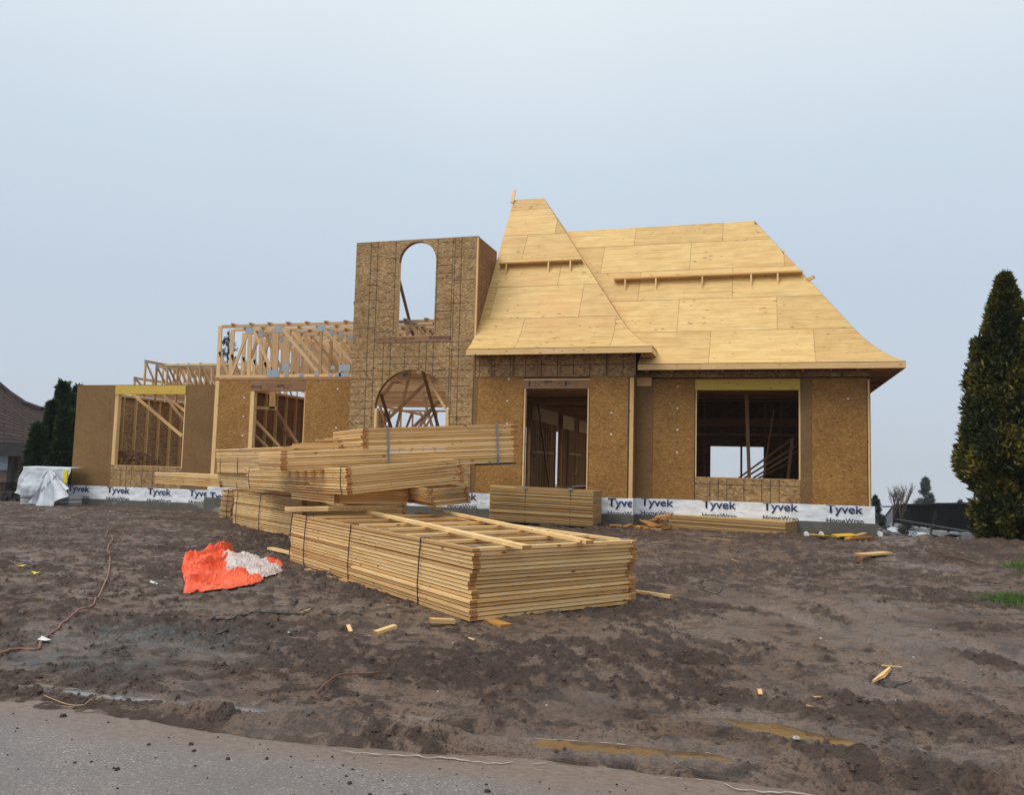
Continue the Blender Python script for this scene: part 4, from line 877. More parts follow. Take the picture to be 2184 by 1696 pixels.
roof_plane('roof_slope', lambda y, s, l: (GXE-s+l*0.8, y, GZ0+prof(s)+l*0.6), grows, lambda s: GY0+s, gback, GY0, 27.6, 'hidden right slope of the doorway roof')
roof_plane('roof_slope', lambda y, s, l: (MXE-s+l*0.8, y, MZ0+prof(s)+l*0.6), mrows, lambda s: MY0+s, lambda s: 26.95-s, MY0, 26.95, 'right hip slope of the right wing roof')
roof_plane('roof_slope', lambda x, s, l: (x, 26.95-s+l*0.8, MZ0+prof(s)+l*0.6), mrows, lambda s: -7.18, lambda s: MXE-s, -7.18, MXE, 'rear slope of the right wing roof')
roof_plane('roof_slope', lambda x, s, l: (x, 2*(GY0+GR)-GY0-s+l*0.8, GZ0+prof(s)+l*0.6), grows, lambda s: GXL, lambda s: GXE-s, GXL, GXE, 'rear slope of the doorway roof')
mb = MB(); pts = [(GXL-0.001, GY0+0.62, 4.0)]+[(GXL-0.001, GY0+s, GZ0+prof(s)-0.04) for s in np.linspace(0.62, GR, 14)]+[(GXL-0.001, 2*(GY0+GR)-GY0-s, GZ0+prof(s)-0.04) for s in np.linspace(GR, 0.1, 14)]+[(GXL-0.001, 27.4, 4.0)]
mb.face(pts, 0, 0.5); part(mb, 'gable_end_sheathing', 'osb_plain')
def board(nm, mat, *bx, tone=None, parent=house): m = MB(); m.box(*bx, tone=tone); return m.build(nm, mat, parent)
FH = 0.155
board('fascia', 'pine', GXL-0.01, GXE-0.0, GY0-0.030, GY0+0.008, GZ0-FH, GZ0-0.012, tone=0.45); board('fascia', 'pine', GXE-0.040, GXE-0.002, GY0+0.009, 20.9, GZ0-FH, GZ0-0.012, tone=0.4)
board('fascia', 'pine_new', -2.86, -1.35, MY0-0.030, MY0+0.008, MZ0-0.148, MZ0-0.012, tone=0.5); board('fascia', 'pine', -1.347, MXE, MY0-0.030, MY0+0.008, MZ0-0.148, MZ0-0.012, tone=0.35)
board('fascia', 'pine_inside', MXE-0.040, MXE-0.002, MY0+0.009, 26.95, MZ0-0.148, MZ0-0.012, tone=0.5)
for x in np.arange(-2.7, 2.5, 0.61): board('rafter_tail', 'pine_inside', x, x+0.04, MY0+0.01, YR+0.02, MZ0-0.17, MZ0-0.035)
for x in np.arange(-7.0, -2.6, 0.61): board('rafter_tail', 'pine_inside', x, x+0.04, GY0+0.01, YG+0.02, GZ0-0.18, GZ0-0.035)
for y in np.arange(20.6, 26.5, 0.61): board('rafter_tail', 'pine_inside', 2.46, MXE-0.042, y, y+0.04, MZ0-0.17, MZ0-0.035)
board('rafter_tail', 'pine', GXE-0.32, GXE-0.042, 20.3, 20.34, GZ0-0.2, GZ0-0.06); board('rafter_tail', 'pine', GXE-0.30, GXE-0.042, 20.42, 20.46, GZ0-0.2, GZ0-0.06)
board('soffit', 'osb_dark', 2.49, MXE-0.045, MY0+0.05, 26.9, MZ0-0.045, MZ0-0.034); board('soffit', 'osb_dark', -2.85, 2.48, MY0+0.05, YR, MZ0-0.034, MZ0-0.030); board('soffit', 'osb_dark', GXL, GXE-0.045, GY0+0.05, YG, GZ0-0.034, GZ0-0.030)
brace(on_y(1092, 432, 23.6), on_y(1097.5, 406, 23.75), 'pine', 0.09, 0.04, 'rafter_end')
def toe_board(p, q, m_, nb, fr):
    d = (q-p); nn = Vector((0, -1, 0.15)).normalized(); wd = 0.22
    m = MB(); m.obox(p+Vector((0, 0.02, 0)), d, nn*wd, Vector((0, 0, 0.038))+Vector((0, 0.006, 0)), tone=0.45); t_ = part(m, 'toe_board', 'pine_new')
    for f in fr:
        b = p+d*f; s = MB(); s.beam(b+nn*0.17+Vector((0, 0, -0.003)), b+Vector((0, -0.20, -0.36)), 0.04, 0.05, up=(0, 1, 0)); s.build('bracket', 'pine', t_)
a = on_slope(1311, 601, MY0+PS, MZ0+prof(PS), 1.5); b = on_slope(1711, 584, MY0+PS, MZ0+prof(PS), 1.5); b.z = a.z; b.y = a.y
toe_board(a, b, 1.5, 5, (0.065, 0.235, 0.485, 0.74, 0.875))
a = on_slope(1067, 568, GY0+PS, GZ0+prof(PS), 1.5); b = on_slope(1243, 560, GY0+PS, GZ0+prof(PS), 1.5); b.z = a.z; b.y = a.y
toe_board(a, b, 1.5, 3, (0.10, 0.61, 0.87))
m = MB(); p = on_y(1722, 590, 21.9); m.beam(p+Vector((0, 0.4, 0)), p+Vector((0.18, 0.3, 0.06)), 0.05, 0.08); part(m, 'toe_board', 'pine')
# ---- roof trusses over the middle wing
TY = 21.2; tzt = on_y(600, 690, TY).z; TZB = 4.03; TXL = on_y(*c2(212, 400), TY).x; TXR = -7.3
def T2(x, y): p = on_y(*c2(x, y), TY); return Vector((p.x, 0, max(TZB+0.02, min(tzt-0.03, p.z))))
webs = [((213, 180), (195, 600), .13), ((205, 380), (275, 600), .085), ((425, 215), (285, 600), .085), ((440, 200), (428, 600), .13), ((470, 215), (605, 520), .085), ((640, 200), (625, 590), .22), ((682, 195), (960, 530), .085), ((990, 190), (975, 560), .085), ((1003, 190), (1260, 500), .085)]
class Plates:
    def __init__(s, par): s.par = par
    def box(s, *b, **k): m = MB(); m.box(*b, endg=False, tone=k.get('tone', 0.5)); m.build('truss_plate', 'plate', s.par)
def truss(Y, front):
    o = MB(); j = lambda: random.uniform(-0.01, 0.01)
    o.box(TXL, TXR, Y, Y+0.038, tzt-0.09, tzt, tone=random.random()); o.box(TXL, TXR, Y, Y+0.038, TZB, TZB+0.09, tone=random.random())
    for a, b, wd in webs:
        p, q = T2(*a), T2(*b); o.beam((p.x+j(), Y+0.019, p.z), (q.x+j(), Y+0.019, q.z), wd, 0.036, up=(0, 1, 0))
    x = T2(1003, 190).x+1.3
    while x < TXR-1.2:
        o.beam((x, Y+0.019, tzt-0.05), (x, Y+0.019, TZB+0.05), 0.085, 0.036, up=(0, 1, 0)); o.beam((x, Y+0.019, tzt-0.05), (x+1.25, Y+0.019, TZB+0.05), 0.085, 0.036, up=(0, 1, 0)); x += 1.35
    t_ = part(o, 'roof_truss', 'truss_wood'); pl = Plates(t_)
    for a in ((440, 205), (660, 195), (992, 185), (620, 545)) if front else ((440, 205), (990, 190)):
        p = T2(*a); s = 0.10 if front else 0.07; pl.box(p.x-s*1.3, p.x+s*1.3, Y-0.003, Y+0.001, p.z-0.13, p.z+0.05, tone=random.random())
    x = T2(1003, 190).x+1.3
    while x < TXR-1.2 and front: pl.box(x-0.1, x+0.15, Y-0.003, Y+0.001, tzt-0.13, tzt-0.02, tone=random.random()); pl.box(x-0.1, x+0.15, Y-0.003, Y+0.001, TZB, TZB+0.12, tone=random.random()); x += 1.35
for k in range(20): truss(TY+0.6*k, k == 0)
for x in np.arange(TXL+0.35, TXR, 0.62): board('purlin', 'pine', x, x+0.09, TY-0.06, TY+11.6, tzt+0.001, tzt+0.038)
m = MB(); z_ = TZB-0.10; m.box(on_y(*c2(655, 560), YM+0.16).x, tx0, YM+0.12, YM+0.2, mtop+0.03, mtop+0.12, tone=0.4); part(m, 'ledger', 'pine')
m = Plates(house)
for x, y, w_, h_ in ((620, 545, 90, 60), (715, 500, 55, 62), (835, 555, 30, 28), (955, 545, 28, 38), (1060, 555, 24, 26), (1165, 555, 70, 28), (1170, 503, 80, 48), (1120, 553, 40, 28), (1080, 500, 28, 28), (720, 555, 30, 26)):
    p = on_y(*c2(x, y), YM+0.11); m.box(p.x-w_*0.0022, p.x+w_*0.0022, YM+0.108, YM+0.114, max(mtop+0.03, p.z-h_*0.0019), p.z+h_*0.0019, tone=random.random())
# ---- small trusses over the left wing, running front to back
LY = 25.0
for i, (x, y) in enumerate(((990, 392), (1065, 425), (1140, 420), (1212, 417), (1286, 415), (1366, 412), (1448, 416), (915, 508))):
    p = on_y(*c1(x, y), LY); m = MB(); zt_ = p.z; X = p.x; L_ = 6.5 if i < 7 else 7
    m.box(X, X+0.038, LY, LY+0.09, 3.6, zt_); m.box(X, X+0.038, LY, LY+L_, zt_-0.09, zt_); m.box(X, X+0.038, LY, LY+L_, 3.85, 3.94)
    y_ = LY+0.05; k = 0
    while y_ < LY+L_-1.2:
        m.beam((X+0.019, y_, zt_-0.05), (X+0.019, y_+0.9, 3.9), 0.07, 0.036, up=(1, 0, 0)); m.beam((X+0.019, y_+0.9, 3.9), (X+0.019, y_+0.95, zt_-0.05), 0.07, 0.036, up=(1, 0, 0)); y_ += 0.95
    t_ = part(m, 'roof_truss', 'truss_wood'); pl = MB(); pl.box(X-0.003, X+0.041, LY-0.003, LY+0.15, zt_-0.14, zt_-0.02); pl.build('truss_plate', 'plate', t_)
p = on_y(*c1(1130, 422), LY); q = on_y(*c1(1490, 412), LY); board('purlin', 'pine', p.x, q.x+1.0, LY-0.04, LY-0.002, p.z-0.06, p.z)
p = on_y(*c1(1130, 422), LY+4); board('purlin', 'pine', p.x+0.8, p.x+5, LY+4, LY+4.04, on_y(*c1(1140, 420), LY).z+0.001, on_y(*c1(1140, 420), LY).z+0.04)
# sheet of flake board inside the left window
m = MB(); p0 = on_y(*c1(775, 1012), YL+0.45); p1 = on_y(*c1(1070, 1040), YL+0.45); rnd = random.Random(3)
for i in range(420):
    x = rnd.uniform(p0.x, p1.x); h = (p0.z-lzb+0.12)*(1-0.35*max(0, (x-p0.x)/(p1.x-p0.x)-0.65)/0.35); z = lzb-0.12+h*rnd.random()**0.8; y = YL+0.45+0.25*(1-(z-lzb)/0.7)*rnd.uniform(-0.6, 1)
    a = rnd.uniform(0, 3.14); b = rnd.uniform(-0.6, 0.6); l = rnd.uniform(0.06, 0.16); d = Vector((math.cos(a)*l, math.sin(a)*l*0.6, b*l)); m.obox((x, y, z), d, Vector((-d.y, d.x, 0)).normalized()*0.03, Vector((0, 0, 0.006))+d.cross(Vector((-d.y, d.x, 0))).normalized()*0.004)
o = m.build('shavings_heap', 'twig'); tag(o, 'heap of loose brown wood shavings behind the left window opening', 'shavings')
# ================================================================== LUMBER BUNDLES
def bundle(label, O, U, V, n, rung=0.6, step=0.0415, offs=None, jit=0.012, straps=(), mid=False, wcol='pine', name='truss_bundle', strapmat='strap_black', skip_rungs=False, bow=0.0, seed=1, group='banded bundles of prefabricated frames', rrec=0.012):
    """n flat frames (two long chords along U, rungs along V) stacked and banded"""
    rnd = random.Random(seed); O = Vector(O); U = Vector(U); V = Vector(V)
    t = thing(name, label, 'lumber bundle', tuple(O), group)
    u = U.normalized(); v = V.normalized(); Lu, Lv = U.length, V.length; up = u.cross(v); up = up if up.z > 0 else -up; W = 0.089; T = step-0.0090
    for k in range(n):
        m = MB(); du, dv = (offs[k] if offs else (0, 0)); du += rnd.uniform(-jit, jit); dv += rnd.uniform(-jit, jit)*0.9
        o = O+u*du+v*dv+up*(k*step+rnd.uniform(-0.0012, 0.0012)); sk = rnd.uniform(-0.012, 0.012)
        du2 = rnd.uniform(-jit, jit)
        def bd(p, d, s, w_, mi=0): m.obox(p+up*rnd.uniform(0, 0.004), d+up*rnd.uniform(-0.004, 0.004), s*w_, up*T*rnd.uniform(0.86, 1.0), mi=mi, tone=rnd.random())
        # long chords, sometimes spliced from two boards
        for side, vv in ((0, 0.0), (1, Lv-W)):
            p = o+v*(vv+(sk if side else 0)); 
            if rnd.random() < 0.6 and Lu > 3: c = rnd.uniform(0.3, 0.7)*Lu; bd(p+u*0, u*(c-0.003), v, W); bd(p+u*(c+0.003)+v*rnd.uniform(-0.006, 0.006), u*(Lu-c-0.003+du2), v, W)
            else: bd(p, u*(Lu+du2), v, W)
        x = 0.0; i = 0
        while x < Lu-W*1.5:
            r0 = rrec if i == 0 else rnd.uniform(-0.02, 0.02)
            bd(o+u*(x+r0+(0.0 if i else rnd.uniform(0, 0.012)))+v*(W+0.001), v*(Lv-2*W-0.002+sk*0), u, W if i else 0.089); x += rung if i or rung < 0.7 else rung; i += 1
            if skip_rungs and 2 < i: 
                if x < Lu-1.4: x = Lu-W-0.02; 
        m.build('wooden_frame', wcol, t)
    H = n*step
    for face, f in straps:
        m = MB(); r = 0.0075; bul = 0.014
        if face == 'u':     # strap around the bundle crossing the U faces
            b = O+U*f; pts = [b-v*bul-up*0.01, b-v*(bul+0.012)+up*H*0.3+u*0.01, b-v*(bul+0.010)+up*H*0.7-u*0.008, b-v*0.006+up*(H+0.006), b+v*(Lv*0.5)+up*(H+0.004), b+V+v*0.008+up*(H+0.004), b+V+v*bul+up*H*0.5, b+V+v*bul-up*0.01]
            if mid: pts = pts[:4]+[b+v*0.10+up*(H+0.004), b+v*0.102+up*H*0.75]
        else:
            b = O+V*f; pts = [b-u*bul-up*0.01, b-u*(bul+0.014)+up*H*0.4+v*0.006, b-u*(bul+0.01)+up*H*0.8, b-u*0.006+up*(H+0.006), b+u*Lu*0.5+up*(H+0.004), b+U+up*(H+0.006), b+U+u*bul]
        q = []
        for a_, b_ in zip(pts[:-1], pts[1:]): q += [a_, a_.lerp(b_, 0.5)]
        m.tube(q+[pts[-1]], r if strapmat != 'strap_grey' else 0.014, n=5); m.build('strap', strapmat, t)
    return t
def level(p, z): p = Vector(p); p.z = z; return p
# A: the big bundle in front
zA = 0.115
A0 = on_z(1003, 1327, zA); A1 = on_z(617, 1196, zA); A2 = on_z(1357, 1287, zA)
nA = 17
offA = []
for k in range(nA):
    if k < 3: offA.append((0.0, -0.01))
    elif k < 5: offA.append((0.015, 0.0))
    elif k < 7: offA.append((0.03, 0.02))
    elif k < 11: offA.append((0.075-0.01*(k-7), 0.01))
    else: offA.append((-0.02+0.008*(k % 3), 0.0))
UA, VA = A1-A0, A2-A0
sA = [('u', frac_x(A0+Vector((0, 0, .35)), UA, x)) for x in (622, 652, 747, 896)]
tA = bundle('largest bundle of ladder shaped wooden frames lying in the mud in front of all others', A0, UA, VA, nA, rung=0.80, offs=offA, straps=sA, mid=True, seed=11)
HA = nA*0.0415
for (xa, ya), (xb, yb), w_ in (((1124, 1168), (700, 1073), 0.10), ((1258, 1157), (925, 1087), 0.09)):
    a = on_z(xa, ya, zA+HA+0.02); b = on_z(xb, yb, zA+HA+0.02); m = MB(); m.beam(a, b, w_, 0.038, tone=0.8); m.build('top_board', 'pine', tA)
u_, v_ = UA.normalized(), VA.normalized()
for i, (fu, fv) in enumerate(((0.02, 0.03), (0.02, 0.95), (0.02, 0.40), (0.02, 0.77), (0.315, 0.40), (0.21, 0.03), (0.21, 0.40), (0.42, 0.03), (0.31, 0.77), (0.52, 0.03))):
    p = A0+UA*fu+VA*fv+Vector((0, 0, HA-0.001)); m = MB(); m.obox(p, u_*0.075, v_*0.12, Vector((0, 0, 0.003)), endg=False); m.build('nail_plate', 'plate', tA)
# second frame bundle in line behind it
zD = 0.12
D0 = on_z(640, 1153, zD); D1 = on_z(495, 1123, zD); UD = D1-D0; VD = VA.normalized()*2.3
nD = 19
tD = bundle('weathered bundle of frames on the mud behind the largest bundle', D0, UD, VD, nD, rung=0.6, offs=[(0, 0.0+0.003*(k % 4)) for k in range(nD)], straps=[('u', frac_x(D0+Vector((0, 0, .4)), UD, x)) for x in (506, 555)], mid=True, seed=12)
E0 = on_z(492, 1112, 0.1); E1 = on_z(467, 1108, 0.1)
tE = bundle('short narrow bundle at the far left end of the ground bundles', E0, (E1-E0)*1.0, VA.normalized()*1.6, 19, rung=0.5, offs=[(0.05*math.sin(k*0.35), 0.02*(k % 3)) for k in range(19)], straps=[('u', 0.3)], mid=True, seed=13)
# second tier left
zt = zD+nD*0.0415+0.02
P0 = on_z(640, 1057, zt); P1 = on_z(466, 1034, zt); 
a = at(625, 1058, 15.6); b = at(467, 1037, 19.5)
tF = bundle('sagging bundle of frames with two thin bands, second tier at the left', a, b-a, VA.normalized()*2.0, 8, rung=0.6, offs=[(-0.01*k, -0.012*k) for k in range(8)], straps=[('u', frac_x(a, b-a, x)) for x in (475, 507)], mid=True, seed=14)
a = at(632, 1014, 15.2); b = at(463.5, 1008, 19.3); 
tG = bundle('honey coloured bundle of frames topping the left end of the pile', a, b-a, VA.normalized()*2.0, 13, rung=0.6, offs=[(0.004*k, -0.004*k) for k in range(13)], straps=[('u', frac_x(a, b-a, x)) for x in (471, 508)], mid=True, seed=15)
# narrow bundle reaching out to the left
a = at(468, 1040, 19.3); b = at(330, 1031, 21.2)
tH = bundle('long narrow bundle sticking out to the left in front of the white wrap', a, b-a, VA.normalized()*0.5, 6, rung=1.2, step=0.05, offs=[(0.0, 0.0) for k in range(6)], straps=(), seed=16)
# middle tier: B0 boards, B1, B2
a = at(700, 1091, 12.7); b = at(607, 1092, 13.6)
m = thing('lumber_bearer', 'two bearer boards lying on the back corner of the largest bundle', 'boards', tuple(a)); 
for k in range(2): o = MB(); o.obox(a+Vector((0, 0, 0.042*k)), (b-a), VA.normalized()*1.2, Vector((0, 0, 0.038))); o.build('board', 'pine', m)
a = at(712, 1075, 12.7); b = at(621, 1064, 14.3)
bundle('small low bundle wedged between the largest bundle and the middle tier', a, b-a, VA.normalized()*1.4, 7, rung=0.5, straps=(), seed=17)
a = at(918, 1083, 12.9); b = at(782, 1055, 15.2); c = at(1000, 1074, 13.9)
bundle('bundle with stepped ends under the right side of the middle tier', a, b-a, c-a, 8, rung=0.6, offs=[(0.0 if k < 5 else 0.05, 0.0 if k > 1 else 0.06) for k in range(8)], straps=[('u', 0.5)], mid=True, seed=18)
a = at(739.5, 1056, 12.0); b = at(528, 1042, 16.7); c = at(990, 1029, 13.4)
ub, vb = (b-a), (c-a)
bundle('middle tier bundle of frames with a bright end corner and black band', a, ub, vb, 10, rung=0.6, step=0.0405, offs=[((0.02 if k in (3, 6) else 0), 0) for k in range(10)], straps=[('u', 0.03), ('u', 0.96)], mid=True, seed=19, jit=0.02)
# top tier
a = at(599, 1006.5, 12.6); b = at(552, 1003, 14.6); c = at(1108, 985.5, 13.6)
vt = c-a; ut = b-a; upv = vt.normalized().cross(ut.normalized()); 
tC = bundle('top bundle of long frames reaching out to the right over the pile', a, ut, vt, 8, rung=0.42, step=0.0405, straps=[], seed=20, jit=0.015)
upv = upv if upv.z > 0 else -upv
o2 = a+vt*0.325+upv*(8*0.0405-0.006)
tC2 = bundle('shorter bundle on top of the long top bundle at its right end', o2, ut*0.9, vt*0.672, 8, rung=0.42, step=0.0405, straps=[], seed=21, jit=0.02)
for xs, zb in ((829, 0), (1062, 0)):                     # flat steel bands round both top bundles
    f = frac_x(a, vt, xs); p = a+vt*f-ut.normalized()*0.012; m = MB(); pts = [p-upv*0.01, p+upv*(8*0.0405)*0.9-ut.normalized()*0.004, p+upv*(16*0.0405+0.014), p+upv*(16*0.0405+0.016)+ut*0.9]
    for q0, q1 in zip(pts[:-1], pts[1:]): m.beam(q0, q1, 0.032, 0.004, up=ut.normalized() if q1 is not pts[-1] else upv)
    m.build('strap', 'strap_grey', tC)
m = MB(); p = a+vt*0.83-upv*0.035; m.obox(p, vt*0.155, ut.normalized()*0.3, upv*0.03, endg=False); m.build('dark_batten', 'dark_trim', tC)
for k, (x0, x1, y, Z) in enumerate(((618, 722, 954, 13.6), (640, 763, 948, 13.9), (692, 763, 937.5, 14.2))):
    p, q = at(x0, y, Z), at(x1, y-2+k, Z+0.2); m = MB(); m.beam(p, q, 0.14, 0.038, tone=0.6); 
    m.beam(p+ut.normalized()*0.7, q+ut.normalized()*0.7, 0.1, 0.038, tone=0.4)
    m.build('loose_board', 'pine_new', tC)
# plywood and flake board piles against the house
def sheet_pile(label, p, q, depth, H, n, mat, straps, smat, jit=0.006, top='osb_plain', grp='piles of sheet boards beside the foundation'):
    p = Vector(p); q = Vector(q); t = thing('sheet_pile', label, 'sheet pile', tuple(p), grp); d = (q-p); s = Vector((-d.y, d.x, 0)).normalized()
    if s.y < 0: s = -s
    st = H/n
    for k in range(n):
        j = random.uniform(-jit, jit); m = MB(); m.obox(p+d.normalized()*j+s*random.choice((-0.018, 0, 0.006, 0.018))+Vector((0, 0, k*st)), d, s*depth, Vector((0, 0, st*0.86)), tone=random.random(), endg=False); m.build('sheet', mat, t)
    for f in straps:
        m = MB(); b = p+d*f-s*0.008; m.beam(b, b+Vector((0, 0, H+0.008)), 0.016, 0.003, up=s); m.beam(b+Vector((0, 0, H+0.008)), b+s*depth+Vector((0, 0, H+0.008)), 0.016, 0.003); m.build('strap', smat, t)
        m = MB(); m.box(b.x-0.05, b.x+0.05, b.y-0.01, b.y+0.03, p.z+H-0.04, p.z+H+0.012, endg=False); m.build('corner_protector', 'plate', t)
    return t
pr = at(1264, 1125, 19.2); pl_ = at(1044, 1080, 19.9); zb = pr.z; pl_.z = zb+0.05
sheet_pile('tall pile of tan wood sheets held by green bands left of the doorway bottom', pl_, pr, 1.22, 0.82, 46, 'ply_edge', (0.352, 0.785), 'strap_green')
ql = at(1427, 1128, 20.2); qr = at(1675, 1147.5, 18.7); zz0 = (ql.z+qr.z)/2; ql.z = zz0+0.015; qr.z = zz0-0.015
sheet_pile('low unbanded pile of flake board sheets under the big right window', ql, qr, 1.2, 0.34, 22, 'ply_edge', (), 'strap_green', jit=0.012)
m = MB(); a = at(1046, 1036, 19.6); b = at(1098, 1041, 19.5); m.beam(a, b, 0.1, 0.03); o = m.build('loose_board', 'pine_new'); tag(o, 'loose light board on top of the tall sheet pile', 'board')
for f in (0.12, 0.5, 0.9):
    p = ql.lerp(qr, f); m = MB(); m.box(p.x-0.05, p.x+0.05, p.y-0.02, p.y+1.1, p.z-0.14, p.z-0.002); o = m.build('bearer', 'pine_wet'); tag(o, ['wet bearer under the left end of the low sheet pile', 'wet bearer under the middle of the low sheet pile', 'wet bearer under the right end of the low sheet pile'][int(f*2.2)], 'bearer', 'bearers under the low sheet pile')
# ---- loose boards and offcuts lying in the mud
def loose(name, label, cat, a, b, w_, t_, mat, lift=0.012, tilt=0.0, grp=None):
    p, q = G(*a, lift), G(*b, lift); p.z += tilt; m = MB(); m.beam(p+Vector((0, 0, t_/2)), q+Vector((0, 0, t_/2)), w_, t_); o = m.build(name, mat); return tag(o, label, cat, grp)
loose('offcut_block', 'pale offcut block nearest the corner of the largest bundle', 'offcut', (917, 1336), (968, 1334), 0.089, 0.038, 'pine')
loose('offcut_block', 'pale offcut block lying alone left of the corner of the largest bundle', 'offcut', (800, 1354), (843, 1347), 0.06, 0.034, 'pine', tilt=-0.005)
p = G(1050, 1340, 0); m = MB(); a = on_z(1080, 1337, 0.10); d = UA.normalized(); m.beam(a, a+d*0.9, 0.13, 0.04); o = m.build('bearer', 'pine_wet'); tag(o, 'orange brown bearer poking out under the front corner of the largest bundle', 'bearer')
loose('loose_board', 'thin board poking out right of the largest bundle', 'board', (1352, 1268), (1432, 1289), 0.05, 0.036, 'pine', 0.02)
m = MB(); a = on_z(576, 1170, 0.16); b = on_z(640, 1184, 0.15); m.beam(a, b, 0.10, 0.036); o = m.build('loose_board', 'pine'); tag(o, 'short board poking out at the left end of the largest bundle', 'board')
m = MB(); a = on_z(655, 1216, 0.10); b = on_z(790, 1256, 0.10); m.beam(a, b, 0.08, 0.036); o = m.build('bearer', 'pine'); tag(o, 'pale bearer lying along the bottom of the long side of the largest bundle', 'bearer')
loose('loose_board', 'pale board on the mud far right below the house corner', 'board', (1832, 1190), (1893, 1184), 0.20, 0.035, 'pine', 0.05)
loose('log_piece', 'short brown stick end propping the pale board', 'stick', (1834, 1200), (1852, 1194), 0.09, 0.07, 'twig')
loose('yellow_board', 'left yellow shuttering board by the right corner foundation', 'board', (1742, 1152), (1775, 1144), 0.34, 0.02, 'board_yellow', 0.03, grp='yellow boards by the foundation')
loose('yellow_board', 'wider yellow shuttering board overlapping the orange boards', 'board', (1780, 1152), (1822, 1150), 0.50, 0.02, 'board_yellow', 0.06, grp='yellow boards by the foundation')
loose('loose_board', 'upper short orange board beside the yellow boards', 'board', (1806, 1146), (1845, 1147), 0.10, 0.038, 'pine_new', 0.07)
loose('loose_board', 'lower short orange board beside the yellow boards', 'board', (1808, 1152), (1858, 1151), 0.12, 0.038, 'pine_wet', 0.02)
# splintered T shaped scrap
m = MB(); a, b = G(1858, 1461, 0.012), G(1898, 1432, 0.03); d = b-a; s = d.cross(Vector((0, 0, 1))).normalized()
m.face([a, a+d*0.45+s*0.022, b+s*0.008, b-s*0.008, a+d*0.5-s*0.008], 0, 0.7, [(0, 0), (0.2, 0.03), (0.4, 0), (0.4, -0.03), (0.2, -0.01)]); m.face([p_-Vector((0, 0, 0.012)) for p_ in (a, a+d*0.5-s*0.012, b-s*0.012, b+s*0.012, a+d*0.45+s*0.035)], 0, 0.3)
m.beam(G(1880, 1430, 0.03), G(1922, 1433, 0.025), 0.012, 0.008); o = m.build('wood_splinter', 'pine'); tag(o, 'splintered T shaped wood scrap on the wet mud at the right', 'wood scrap')
for i, (x, y, dx, dy, w_) in enumerate(((1620, 1488, 2, 8, 0.03), (1723, 1520, 8, 7, 0.03), (1736, 1495, 14, 1, 0.02), (640, 1306, 22, -3, 0.03), (1000, 1365, 12, 3, 0.02), (742, 1346, 6, 5, 0.035), (70, 1275, 18, 2, 0.02), (1560, 1206, 16, 3, 0.02), (1440, 1120, 8, 3, 0.06), (1500, 1146, 60, 10, 0.03))):
    loose('wood_chip', ['pale upright chip near the ochre puddle', 'yellowish chip above the ochre puddle', 'thin sliver above the ochre puddle', 'pale sliver left of the largest bundle', 'small chip below the offcut blocks', 'white chip left of the pale offcut block', 'thin sliver at the far left by the hose', 'thin sliver in the middle distance', 'square chip beside the scrap pile', 'long thin lath below the low sheet pile'][i], 'wood chip', (x, y), (x+dx, y+dy), w_, 0.008, 'pine', 0.012, grp='wood chips scattered on the mud')
# heap of scrap boards by the wall corner
t = None; rnd = random.Random(5); base = G(1395, 1128)
t = thing('scrap_wood_heap', 'heap of reddish scrap boards left of the low sheet pile', 'scrap heap', tuple(base))
for i in range(15):
    x = rnd.uniform(1350, 1400); y = rnd.uniform(1098, 1130); L_ = rnd.uniform(30, 60); sl_ = rnd.choice((0.35, 0.5, 0.1, -0.1, 0.6))
    a = at(x, y, 19.4+rnd.uniform(-0.3, 0.3)); b = at(min(1432, x+L_), min(1131, y+L_*sl_), 19.2+rnd.uniform(-0.3, 0.3)); m = MB(); m.beam(a, b, rnd.choice((0.09, 0.14)), 0.036, up=(rnd.uniform(-.5, .5), rnd.uniform(-.5, .5), 1)); m.build('scrap_board', rnd.choice(('pine_wet', 'pine_new', 'pine_inside')), t)
for i, (xa, ya, xb, yb) in enumerate(((1300, 1126, 1326, 1131), (1328, 1131, 1356, 1122), (1352, 1130, 1400, 1127))):
    p, q = G(xa, ya, 0.03), G(xb, yb, 0.03); m = MB(); m.beam(p, q, 0.1, 0.03); o = m.build('loose_board', 'pine_wet'); tag(o, ['wet board lying right of the tall sheet pile', 'wet board leaning before the foundation corner', 'wet board in front of the reddish scrap heap'][i], 'board')
# white pipe ends and stones by the foundation
for i, (x, y) in enumerate(((1720, 1143), (1752, 1144), (1877, 1145))):
    p = G(x, y); m = MB(); m.tube([p+Vector((0, -0.05, 0.05)), p+Vector((0.01, 0.25, 0.05))], 0.055, n=14); o = m.build('pipe_end', 'white_tag'); tag(o, ['white pipe end left of the yellow boards, farther from them', 'white pipe end just left of the yellow boards', 'white pipe end right of the yellow boards'][i], 'pipe', 'white pipe ends along the foundation')
